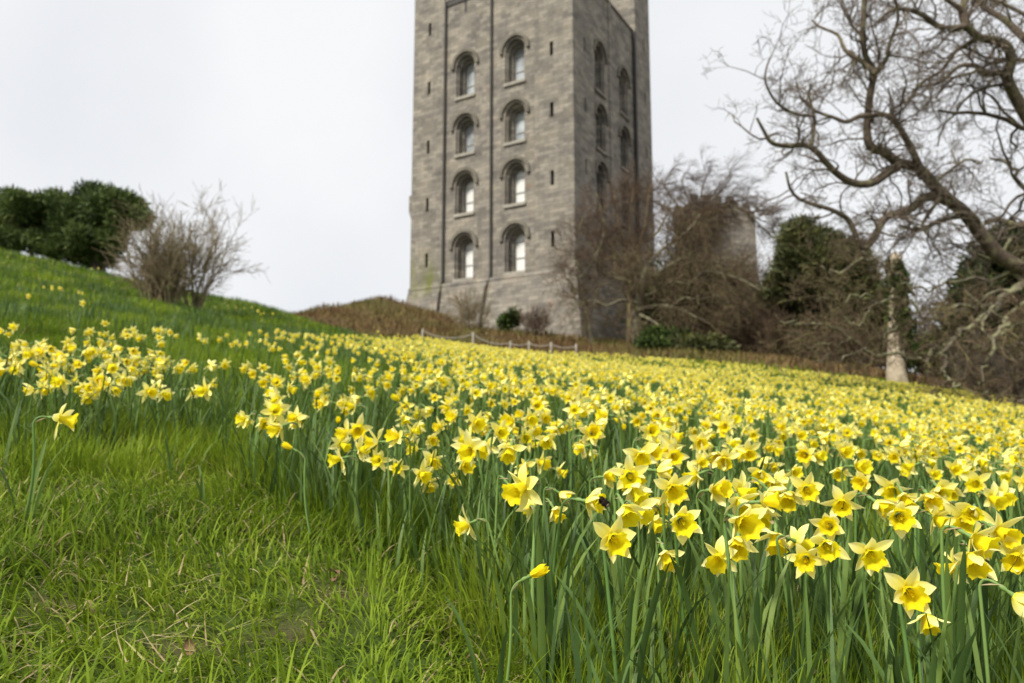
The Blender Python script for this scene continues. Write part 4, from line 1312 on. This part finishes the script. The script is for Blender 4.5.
# ---- the bed: where the other daffodils grow
def g_of(u, v):
    P = root_for(u, v, np.array([0, 0, .32 if u > 470 else .25]), 0, 1.0)
    return P[:2]
edge = [g_of(*q) for q in ((640, 640), (590, 590), (548, 522), (496, 495), (440, 488), (390, 470), (330, 440), (262, 420), (215, 402), (150, 404), (90, 398), (20, 400), (-60, 410))]
edge = np.array(edge)
def in_bed(x, y):
    """beyond the front edge of the bed (edge runs right to left as distance grows, then along the left band)"""
    x = np.asarray(x, float); y = np.asarray(y, float)
    t = x / np.maximum(y, .3)                       # bearing
    te = edge[:, 0] / edge[:, 1]
    o_ = np.argsort(te)
    ye = np.interp(t, te[o_], edge[o_, 1], right=.9)
    return y - ye
def density(x, y):
    s = in_bed(x, y)
    t = x / np.maximum(y, .3)
    d = np.where(s > 0, 1.0, 0.0)
    cl = vnoise(x * 1.6, y * 1.6, 21) * .6 + vnoise(x * .55 + 3, y * .55, 22) * .6
    clump = sstep(.40, .70, cl)
    far = sstep(4, 10, y)
    d = d * (clump * (1 - far * .30) + far * .18 + .07)
    left = sstep(-.10, -.28, t)                      # thinner on the left
    sparse = left * sstep(1.95, 2.6, y) * (1 - sstep(-.42, -.5, t))
    d = d * (1 - .55 * sparse)
    d = d * (1 - .35 * left * sstep(5.5, 8, y))
    d = d * (1 - .8 * sstep(-.28, -.36, t) * sstep(.52, .62, vnoise(x * .5 + 2, y * .9, 31)) * sstep(3.2, 4.0, y))
    e = bed_end(x)
    e = np.minimum(e, np.interp(t, [-.75, -.6, -.486, -.352, -.25, -.17, 0], [4.4, 5.6, 7.5, 10.5, 14, 19, 40]))
    d = d * np.where(y < e, 1.0, np.where((y < e * 1.25) & (t < -.15), .07, 0.0))
    return d

def scatter(y0, y1, per_m2, seed, margin=.06):
    r_ = np.random.default_rng(seed)
    half0, half1 = .72 + margin, .72 + margin
    area = (y1 ** 2 - y0 ** 2) * half1
    n = int(area * per_m2)
    y = np.sqrt(r_.uniform(y0 ** 2, y1 ** 2, n))
    x = r_.uniform(-1, 1, n) * half1 * y
    k = r_.uniform(0, 1, n) < density(x, y)
    x, y = x[k], y[k]
    return x, y

hx = np.array([p_[5][:2] for p_ in placed])
fx, fy = scatter(.95, 27.5, 64, 77)
thin = rng.uniform(0, 1, len(fx)) < np.where(fy > 12, .50, np.where(fy > 6, .68, np.where(fy > 3, .88, .75)))
fx, fy = fx[thin], fy[thin]
# leave room for the hand-placed front flowers: random ones start behind them
dmin = np.full(len(fx), 9.)
nearm = fy < 4
for q in hx:
    dmin[nearm] = np.minimum(dmin[nearm], np.hypot(fx[nearm] - q[0], fy[nearm] - q[1]))
hu, hv_ = proj(np.stack([fx, fy, ground(fx, fy) + .32], -1))
ok = (dmin > .05) & ~((hv_ > 480) & (hu > 350) & ((hu < 600) | (hv_ > 548) | (rng.uniform(0, 1, len(fx)) < .35))) & ~((hv_ > 470) & (hu < 560)) & ~((hv_ > 408) & (hu < 330)) & ~((hv_ > 436) & (hu < 470))
fx, fy = fx[ok], fy[ok]
order = np.argsort(fy + .02 * np.abs(fx))
fx, fy = fx[order], fy[order]
hu, hv_ = proj(np.stack([fx, fy, ground(fx, fy) + .32], -1))
vis = (hu > -10) & (hu < 1034) & (hv_ < 690)
N_ONE = 300 - len(placed)
idx_vis = np.where(vis)[0][:N_ONE]
FACE = rng.normal(10, 60, len(fx))
SCL = rng.uniform(.84, 1.10, len(fx))
SHORT = fx / fy < -.12 + rng.normal(0, .05, len(fx))
VAR = rng.integers(0, NV, len(fx)) + np.where(SHORT, NV, 0) + 2 * NV * rng.integers(0, 2, len(fx))
YAW = np.radians(-90 + FACE)
for j in idx_vis:
    i = int(VAR[j])
    P = (fx[j], fy[j], gz(fx[j], fy[j]))
    if rng.uniform() < .035:
        o = put('bud', 0, P, float(YAW[j]), float(SCL[j])); i = -1
    else:
        o = put('lite', i, P, float(YAW[j]), float(SCL[j]))
    hd = np.array(P) + rotz((full[i] if i >= 0 else BUD)['head'], YAW[j]) * SCL[j]
    placed.append([o, hd, float(FACE[j]), PITCHES[i % NV] if i >= 0 else 99, None, np.array(P)])
rest = np.ones(len(fx), bool); rest[idx_vis] = False
print('daffodils: placed', len(placed), 'rest', int(rest.sum()), 'reach', float(fy[idx_vis].max()))

# everything else in the bed is one sheet of flowers
def stamp(T, x, y, z, yaw, sc, rnd, lay=None):
    """copies of one merged template (V,F,A,MI)"""
    V, F, A, MI = T
    c, s = np.cos(yaw), np.sin(yaw)
    X = (V[None, :, 0] * c[:, None] - V[None, :, 1] * s[:, None]) * sc[:, None] + x[:, None]
    Y = (V[None, :, 0] * s[:, None] + V[None, :, 1] * c[:, None]) * sc[:, None] + y[:, None]
    Z = V[None, :, 2] * sc[:, None] + z[:, None]
    n = len(x); nv = len(V)
    VV = np.stack([X, Y, Z], -1).reshape(-1, 3)
    FF = (F[None] + (np.arange(n) * nv)[:, None, None]).reshape(-1, F.shape[1])
    AA = np.broadcast_to(A[None], (n, nv, 3)).copy()
    AA[:, :, 1] = (AA[:, :, 1] + rnd[:, None]) % 1.0
    return VV, FF, AA.reshape(-1, 3), np.tile(MI, n)

def template(seed, pd, lod, nleaf, H):
    p_ = plant(seed, R(pd), lod, False, nleaf, H)
    parts = [(p_['stem'], 0), (p_['ovary'], 0), (p_['trumpet'], 1)] + [(x, 2) for x in p_['petal']] + [(x, 3) for x in p_['leaf']]
    return merge(parts)
PP = [4, -4, -12, -18, -24, -32, -40]
T1 = [template(500 + i, pd, 1, 4, h_) for h_ in (.315, .235) for i, pd in enumerate(PP)]
T2 = [template(600 + i, pd, 2, 4, h_) for h_ in (.315, .235) for i, pd in enumerate(PP)]
acc = []
ri = np.where(rest)[0]
for lod, TT, m_ in ((1, T1, fy[ri] < 8.5), (2, T2, fy[ri] >= 8.5)):
    sel = ri[m_]
    kk = rng.integers(0, len(PP), len(sel)) + np.where(SHORT[sel], len(PP), 0)
    for k, T in enumerate(TT):
        s_ = sel[kk == k]
        if not len(s_): continue
        acc.append(stamp(T, fx[s_], fy[s_], ground(fx[s_], fy[s_]), YAW[s_], SCL[s_] * (1.0 if lod == 1 else 1.04), rng.uniform(0, 1, len(s_))))
# the few clumps far up the left hill
hill = []
for (u, v, n_, sp) in ((50, 291, 3, .07), (57, 292, 2, .06), (76, 310, 1, .05), (10, 318, 2, .3), (83, 295, 2, .2), (150, 276, 2, .4), (100, 272, 2, .3), (245, 310, 4, .6), (275, 317, 4, .6), (30, 300, 1, .2)):
    r_ = ray(u, v)
    ds = np.linspace(6, 40, 700)
    Pz = r_[2] * ds - ground(r_[0] * ds, ds) - .3
    k = np.where(Pz <= 0)[0]
    d = ds[k[0]] if len(k) else 24.0
    for q in range(n_): hill.append((r_[0] * d + random.uniform(-sp, sp), d + random.uniform(-sp, sp)))
hill = np.array(hill)
acc.append(stamp(T2[2], hill[:, 0], hill[:, 1], ground(hill[:, 0], hill[:, 1]), np.radians(rng.uniform(-140, -40, len(hill))), rng.uniform(1, 1.3, len(hill)), rng.uniform(0, 1, len(hill))))
off = 0; VV = []; FF = []; AA = []; MI = []
for V, F, A, mi in acc:
    VV.append(V); FF.append(F + off); AA.append(A); MI.append(mi); off += len(V)
o = link('daffodil_sheet', mesh_data('daffodil_sheet', np.concatenate(VV), np.concatenate(FF), [M['stem'], M['trumpet'], M['petal'], M['leaf']], np.concatenate(MI), np.concatenate(AA)))
tag(o, 'wide sheet of small yellow daffodils covering the slope up to the castle', 'daffodils', kind='stuff')
print('sheet faces', len(o.data.polygons))

# ------------------------------------------------------------------ blades in bulk
def blades(x, y, z, yaw, lean, bend, L, wid, rnd, n=4, fold=False):
    t = np.linspace(0, 1, n)
    ang = lean[:, None] + bend[:, None] * t[None] ** 1.3
    ds = (L / (n - 1))[:, None]
    hx_ = np.concatenate([np.zeros((len(x), 1)), np.cumsum(np.sin(ang[:, :-1]) * ds, 1)], 1)
    hz_ = np.concatenate([np.zeros((len(x), 1)), np.cumsum(np.cos(ang[:, :-1]) * ds, 1)], 1)
    cx = x[:, None] + hx_ * np.cos(yaw)[:, None]; cy = y[:, None] + hx_ * np.sin(yaw)[:, None]; cz = z[:, None] + hz_
    wp = (wid * .5)[:, None] * (1 - t[None] ** 2.2 * .95)
    face = yaw + math.pi / 2
    sx = np.cos(face)[:, None] * wp; sy = np.sin(face)[:, None] * wp
    V = np.stack([np.stack([cx - sx, cy - sy, cz], -1), np.stack([cx + sx, cy + sy, cz], -1)], 2).reshape(-1, 3)
    i = np.arange(len(x) * n * 2).reshape(len(x), n, 2)
    F = np.stack([i[:, :-1, 0], i[:, :-1, 1], i[:, 1:, 1], i[:, 1:, 0]], -1).reshape(-1, 4)
    A = np.repeat(np.stack([rnd, rnd, rnd], -1), n * 2, axis=0)
    return V, F, A

def wedge(y0, y1, per_m2, r_, half=.80, xoff=.15):
    area = (y1 ** 2 - y0 ** 2) * half + (y1 - y0) * 2 * xoff
    n = int(area * per_m2)
    y = np.sqrt(r_.uniform(y0 ** 2, y1 ** 2, n))
    x = r_.uniform(-1, 1, n) * (half * y + xoff)
    return x, y

rg = np.random.default_rng(5)
ACC = []
def add_grass(x, y, Lr, wr, n, seed, wild=1.0):
    z = ground(x, y) - .004
    cl = np.where(y < 6, vnoise(x * 5, y * 5, 41), vnoise(x * 1.3, y * 1.3, 46))
    big = vnoise(x * 1.7, y * 1.7, 42)
    soil_ = np.zeros(len(x))
    for sx, sy, sr in SOIL: soil_ = np.maximum(soil_, np.exp(-((x - sx) ** 2 + (y - sy) ** 2) / sr ** 2))
    keep_ = rg.uniform(0, 1, len(x)) > soil_ * .85
    x, y, z, cl, big = x[keep_], y[keep_], z[keep_], cl[keep_], big[keep_]
    m_ = len(x)
    swirl = vnoise(x * 2.3, y * 2.3, 43) * 4 * math.pi
    yaw = swirl + rg.normal(0, 1.0, m_)
    tall = .55 + .9 * cl
    L = rg.uniform(*Lr, m_) * tall
    lean = np.abs(rg.normal(.25, .3, m_)) * wild * (.5 + big)
    bend = rg.uniform(.2, 1.6, m_) * wild * (.55 + .7 * big)
    rnd = np.clip(.12 + .52 * rg.beta(2, 2, m_) + .32 * (vnoise(x * 3, y * 3, 44) - .5) + .40 * (vnoise(x * .8, y * .8, 45) - .5), 0, .88)
    dead = rg.uniform(0, 1, m_) < .075 * wild * (.4 + cl)
    rnd = np.where(dead, rg.uniform(.93, 1, m_), rnd)
    lean = np.where(dead, lean + .6, lean)
    ACC.append(blades(x, y, z, yaw, lean, bend, L, rg.uniform(*wr, m_), rnd, n))

x, y = wedge(.95, 3.2, 7500, rg)
s_ = in_bed(x, y)
keepg = rg.uniform(0, 1, len(x)) < np.where(s_ > .1, .62, 1.0)
x, y = x[keepg], y[keepg]
infl = in_bed(x, y) > .05
add_grass(x[~infl], y[~infl], (.045, .14), (.0022, .0058), 6, 1, 1.8)
add_grass(x[infl], y[infl], (.08, .18), (.0022, .005), 4, 2, .7)
# old straw lying flat in patches
x, y = wedge(.95, 2.8, 700, rg, .75)
kk = (in_bed(x, y) < 0) & (rg.uniform(0, 1, len(x)) < sstep(.45, .75, vnoise(x * 3.1, y * 3.1, 48)))
x, y = x[kk], y[kk]; m_ = len(x)
ACC.append(blades(x, y, ground(x, y) + rg.uniform(.005, .05, m_), rg.uniform(0, 6.28, m_), rg.uniform(.9, 1.6, m_), rg.uniform(-.9, .9, m_), rg.uniform(.04, .11, m_), rg.uniform(.002, .0045, m_), np.where(rg.uniform(0, 1, m_) < .6, rg.uniform(.91, 1, m_), rg.uniform(.5, .88, m_)), 4))
x, y = wedge(3.2, 8, 1700, rg, 1.0); add_grass(x, y, (.08, .2), (.004, .009), 4, 3, .8)
x, y = wedge(8, 18, 330, rg, 1.25, 1); add_grass(x, y, (.10, .2), (.009, .017), 3, 4, .8)
x, y = wedge(18, 38, 90, rg, 1.25, 1); add_grass(x, y, (.12, .26), (.018, .035), 3, 5, .8)
off = 0; VV = []; FF = []; AA = []
for V, F, A in ACC:
    VV.append(V); FF.append(F + off); AA.append(A); off += len(V)
o = link('grass', mesh_data('grass', np.concatenate(VV), np.concatenate(FF), [M['grass']], att=np.concatenate(AA)))
tag(o, 'rough green grass over the slope with straw and bare patches', 'grass', kind='stuff')
print('grass faces', len(o.data.polygons))

# extra strap leaves standing thick among the daffodils
ACC = []
x, y = wedge(.95, 4.5, 500, rg)
dn = density(x, y)
kk = (rg.uniform(0, 1, len(x)) < np.clip(dn * 1.2, 0, 1)) & (in_bed(x, y) > -.02)
x, y = x[kk], y[kk]
m_ = len(x)
ACC.append(blades(x, y, ground(x, y) - .01, rg.uniform(0, 2 * math.pi, m_), rg.uniform(.0, .32, m_), rg.uniform(0, 1.5, m_) ** 1.3, rg.uniform(.17, .36, m_), rg.uniform(.007, .0115, m_), rg.uniform(0, .97, m_), 7))
x, y = wedge(4.5, 14, 60, rg)
kk = (in_bed(x, y) > .2) & (y < bed_end(x)) & (rg.uniform(0, 1, len(x)) < np.clip(density(x, y) * 1.6, .06, .9))
x, y = x[kk], y[kk]; m_ = len(x)
ACC.append(blades(x, y, ground(x, y) - .01, rg.uniform(0, 2 * math.pi, m_), rg.uniform(.0, .2, m_), rg.uniform(0, .5, m_), rg.uniform(.2, .34, m_), rg.uniform(.010, .015, m_), rg.uniform(0, .9, m_), 4))
# dark clumps of leaves on the left hill
cx_, cy_ = wedge(8, 30, .9, rg)
kk = (cx_ / cy_ < -.2)
cx_, cy_ = cx_[kk], cy_[kk]
x = np.repeat(cx_, 40) + rg.normal(0, .22, len(cx_) * 40); y = np.repeat(cy_, 40) + rg.normal(0, .22, len(cx_) * 40); m_ = len(x)
ACC.append(blades(x, y, ground(x, y) - .01, rg.uniform(0, 6.28, m_), rg.uniform(0, .4, m_), rg.uniform(0, .8, m_), rg.uniform(.18, .34, m_), rg.uniform(.016, .03, m_), rg.uniform(0, .7, m_), 3))
off = 0; VV = []; FF = []; AA = []
for V, F, A in ACC:
    VV.append(V); FF.append(F + off); AA.append(A); off += len(V)
o = link('daffodil_leaves', mesh_data('daffodil_leaves', np.concatenate(VV), np.concatenate(FF), [M['leaf']], att=np.concatenate(AA)))
tag(o, 'mass of upright grey green strap leaves among the daffodils', 'leaves', kind='stuff')

# bracken, heather and dead growth round the castle mound and under the trees
x, y = wedge(33, 92, 26, rg, .78)
br_ = brownness(x, y)
kk = (rg.uniform(0, 1, len(x)) < br_ * (.35 + .65 * vnoise(x * .4, y * .4, 71))) & (x > -34)
x, y = x[kk], y[kk]; m_ = len(x)
tone = np.clip(.2 + .75 * vnoise(x * .28, y * .28, 72) + rg.normal(0, .14, m_), 0, 1)
V, F, A = blades(x, y, ground(x, y) - .02, rg.uniform(0, 6.28, m_), rg.uniform(0, .7, m_), rg.uniform(0, 1.2, m_), rg.uniform(.25, .75, m_), rg.uniform(.04, .11, m_), tone, 3)
o = link('bracken', mesh_data('bracken', V, F, [M['bracken']], att=A))
tag(o, 'brown bracken and heath covering the castle mound and the ground under the trees', 'bracken', kind='stuff')

# a tuft of daffodil leaves without flowers, alone in the grass
def tuft(u, v, lab, n_, seed):
    r_ = ray(u, v)
    ds = np.linspace(.8, 6, 600)
    Pz = r_[2] * ds - ground(r_[0] * ds, ds)
    d = ds[np.argmin(np.abs(Pz))]
    q = np.random.default_rng(seed)
    x, y = r_[0] * d, d
    e = empty('leaf_tuft', (x, y, gz(x, y)))
    tag(e, lab, 'leaf tuft')
    for k in range(n_):
        V, F, A = ribbon((q.uniform(-.012, .012), q.uniform(-.012, .012), -.01), q.uniform(0, 6.28), q.uniform(.05, .35), q.uniform(.14, .22), .0085, q.uniform(.1, .7), 8, .3, float(q.uniform(.3, .95)), .8, q.uniform(-1, 1))
        link('leaf', mesh_data('leaf', V, F, [M['leaf']], att=A), e)
tuft(172, 484, 'small tuft of grey green daffodil leaves alone in the grass', 6, 1)
tuft(20, 470, 'leggy tuft of daffodil leaves at the left edge of the grass', 7, 2)
tuft(205, 520, 'tiny pair of daffodil leaves low in the foreground grass', 3, 3)

# ------------------------------------------------------------------ the bumblebee
bq = [p_ for p_ in placed if p_[4] == 29][0]
bo = bq[0]
ivar = nearest_pitch(-6)
bp_ = at(604, 503, 1.0)
hd = bq[1]
bee_pos = mouths[29] + np.array([.002, -.008, .006])
bee = empty('bumblebee', tuple(bee_pos), R(200))
tag(bee, 'dark furry bumblebee clinging to the yellow trumpet of a front daffodil', 'bee')
def ball(bm_, c, r3, seg=14):
    res = bmesh.ops.create_uvsphere(bm_, u_segments=seg, v_segments=10, radius=1)
    for v in res['verts']: v.co = Vector((c[0] + v.co.x * r3[0], c[1] + v.co.y * r3[1], c[2] + v.co.z * r3[2]))
    return res
bm_ = bmesh.new()
for c, r3 in (((0, 0, 0), (.0052, .0048, .0048)), ((-.0068, 0, -.0012), (.0066, .0052, .0050)), ((.0056, 0, -.001), (.0028, .0032, .0028))):
    ball(bm_, c, r3)
bo_ = bm_link('body', bm_, [M['bee_fur']], bee, True)
# short fur
q = np.random.default_rng(9)
d = q.normal(size=(700, 3)); d /= np.linalg.norm(d, axis=1, keepdims=True)
cc = np.where(q.uniform(0, 1, 700)[:, None] < .5, np.array([[0, 0, 0]]), np.array([[-.0068, 0, -.0012]]))
rr3 = np.where(cc[:, :1] < -.001, np.array([[.0066, .0052, .0050]]), np.array([[.0052, .0048, .0048]]))
p0 = cc + d * rr3
V, F = tubes([(np.array([a, a + b_ * .0014]), [.00022, .00006]) for a, b_ in zip(p0, d)], 3)
link('fur', mesh_data('fur', V, F, [M['bee_black']]), bee)
bm_ = bmesh.new(); ball(bm_, (-.0118, 0, -.002), (.0024, .0036, .0034)); bm_link('tail', bm_, [M['bee_tail']], bee, True)
for sgn in (-1, 1):
    t = np.linspace(0, 1, 6)
    wv = .0022 * np.sin(np.pi * np.clip(t * .9 + .06, 0, 1))
    c = np.stack([-.001 - t * .011, sgn * (.003 + t * .006), .0045 + t * .002], -1)
    sd_ = np.array([sgn * .6, .75 * 1, .1])
    V = np.stack([c + sd_ * wv[:, None], c - sd_ * wv[:, None]], 1).reshape(-1, 3)
    i = np.arange(12).reshape(6, 2)
    link('wing', mesh_data('wing', V, np.stack([i[:-1, 0], i[:-1, 1], i[1:, 1], i[1:, 0]], -1), [M['wing']]), bee)
    for k in range(3):
        x0 = .003 - k * .003
        P = [(x0, sgn * .003, -.003), (x0 - .001 + .0015 * (1 - k), sgn * .0068, -.0035), (x0 - .002 + .003 * (1 - k), sgn * .0078, -.0075)]
        link('leg', mesh_data('leg', *tubes([(P, [.0006, .0005, .0003])], 5), [M['bee_black']]), bee)
bee.rotation_euler = (R(15), R(-25), R(150))
bee.scale = (1.2, 1.2, 1.2)

# curled dry leaves lying in the bare patches
for (u, v, sz, sd_, lab) in ((342, 572, .015, 1, 'curled dry brown leaf by the bare patch nearest the daffodil stems'), (188, 657, .015, 2, 'dry brown leaf in the muddy patch at the bottom of the grass'), (330, 581, .011, 3, 'small torn dry leaf just below the curled one')):
    r_ = ray(u, v)
    ds = np.linspace(.8, 4, 800)
    d = ds[np.argmin(np.abs(r_[2] * ds - ground(r_[0] * ds, ds) - .035))]
    q = np.random.default_rng(sd_)
    V, F, A = petal((.2, -.5, .85), q.uniform(0, 6), sz * 2, sz * 1.2, R(10), q.uniform(-1.5, 1.5), R(q.uniform(50, 90)), 9, 6, .4)
    o = link('dry_leaf', mesh_data('dry_leaf', V, F, [M['dry']], att=A))
    o.location = r_ * d
    tag(o, lab, 'dead leaf')

# ------------------------------------------------------------------ labels for the daffodils
GRP = 'daffodils growing one by one in the front of the bed'
def facing(fac, pd):
    f_ = (fac + 180) % 360 - 180
    s = 'towards us' if abs(f_) < 25 else ('to the right' if 25 <= f_ < 140 else ('to the left' if -140 < f_ <= -25 else 'away'))
    return s
SPEC = {0: 'large pale flower nodding straight down over the left front of the main clump', 1: 'big front daffodil facing left with long pale petals spread behind its trumpet',
        16: 'lone daffodil on an arched stem facing right above the open grass on the left', 17: 'lone daffodil on a hooked stem facing left in the grass below the keep',
        27: 'single low daffodil facing left at the grass edge left of the main clump', 28: 'large open daffodil facing us directly below the bumblebee',
        29: 'daffodil holding the dark bumblebee on its trumpet', 30: 'nodding daffodil touching the right side of the bee flower', 36: 'star shaped daffodil with pale petals right of the bee cluster',
        59: 'lowest big open daffodil facing us in the right front of the bed', 60: 'small drooping flower hanging just under the lowest big open daffodil',
        73: 'daffodil cut by the right edge of the photo hanging its head to the right', 15: 'daffodil showing its pale back beside the big left facing front flower',
        ('bud', 536): 'closed yellow bud pointing right low in front of the leaves', ('bud', 289): 'half closed narrow flower under the lone hooked daffodil in the grass', ('bud', 338): 'small round yellow bud in the grass left of the main clump'}
cells = {}
for rec in placed:
    o, hd, fac, pd, hi_, P = rec
    o['category'] = 'daffodil'; o['group'] = GRP
    if hi_ in SPEC:
        o['label'] = SPEC[hi_]; continue
    u, v = proj(hd)
    sect = ('left edge', 'pine', 'bare bush', 'hill gap', 'keep left half', 'keep right half', 'lichened tree', 'thicket', 'yew', 'broken trunk', 'oak')[int(np.searchsorted([60, 125, 240, 400, 490, 580, 670, 760, 860, 940], u))]
    band = int(np.searchsorted([1.25, 1.6, 2.0, 2.4, 2.9, 3.5], hd[1]))
    cells.setdefault((sect, band), []).append((u, rec))
ORD = ['first', 'second', 'third', 'fourth', 'fifth', 'sixth', 'seventh', 'eighth', 'ninth', 'tenth', 'eleventh', 'twelfth', 'thirteenth', 'fourteenth', 'fifteenth', 'sixteenth', 'seventeenth', 'eighteenth', 'nineteenth', 'twentieth', 'twenty-first', 'twenty-second', 'twenty-third', 'twenty-fourth', 'twenty-fifth']
BN = ['front row', 'second row', 'third row', 'fourth row', 'fifth row', 'sixth row', 'seventh row']
for (sect, band), lst in cells.items():
    lst.sort(key=lambda t: t[0])
    for k, (u, rec) in enumerate(lst):
        fs = facing(rec[2], rec[3])
        verb = 'nodding' if rec[3] <= -30 else 'facing'
        pl = {'left edge': 'at the left edge', 'hill gap': 'below the sky gap', 'keep left half': 'below the keep’s left side', 'keep right half': 'below the keep’s right side'}.get(sect, 'below the ' + sect)
        if rec[3] == 99: verb = 'bud pointing'
        rec[0]['label'] = f'daffodil {verb} {fs}, {ORD[min(k, 24)]} from left, {BN[band]} {pl}'
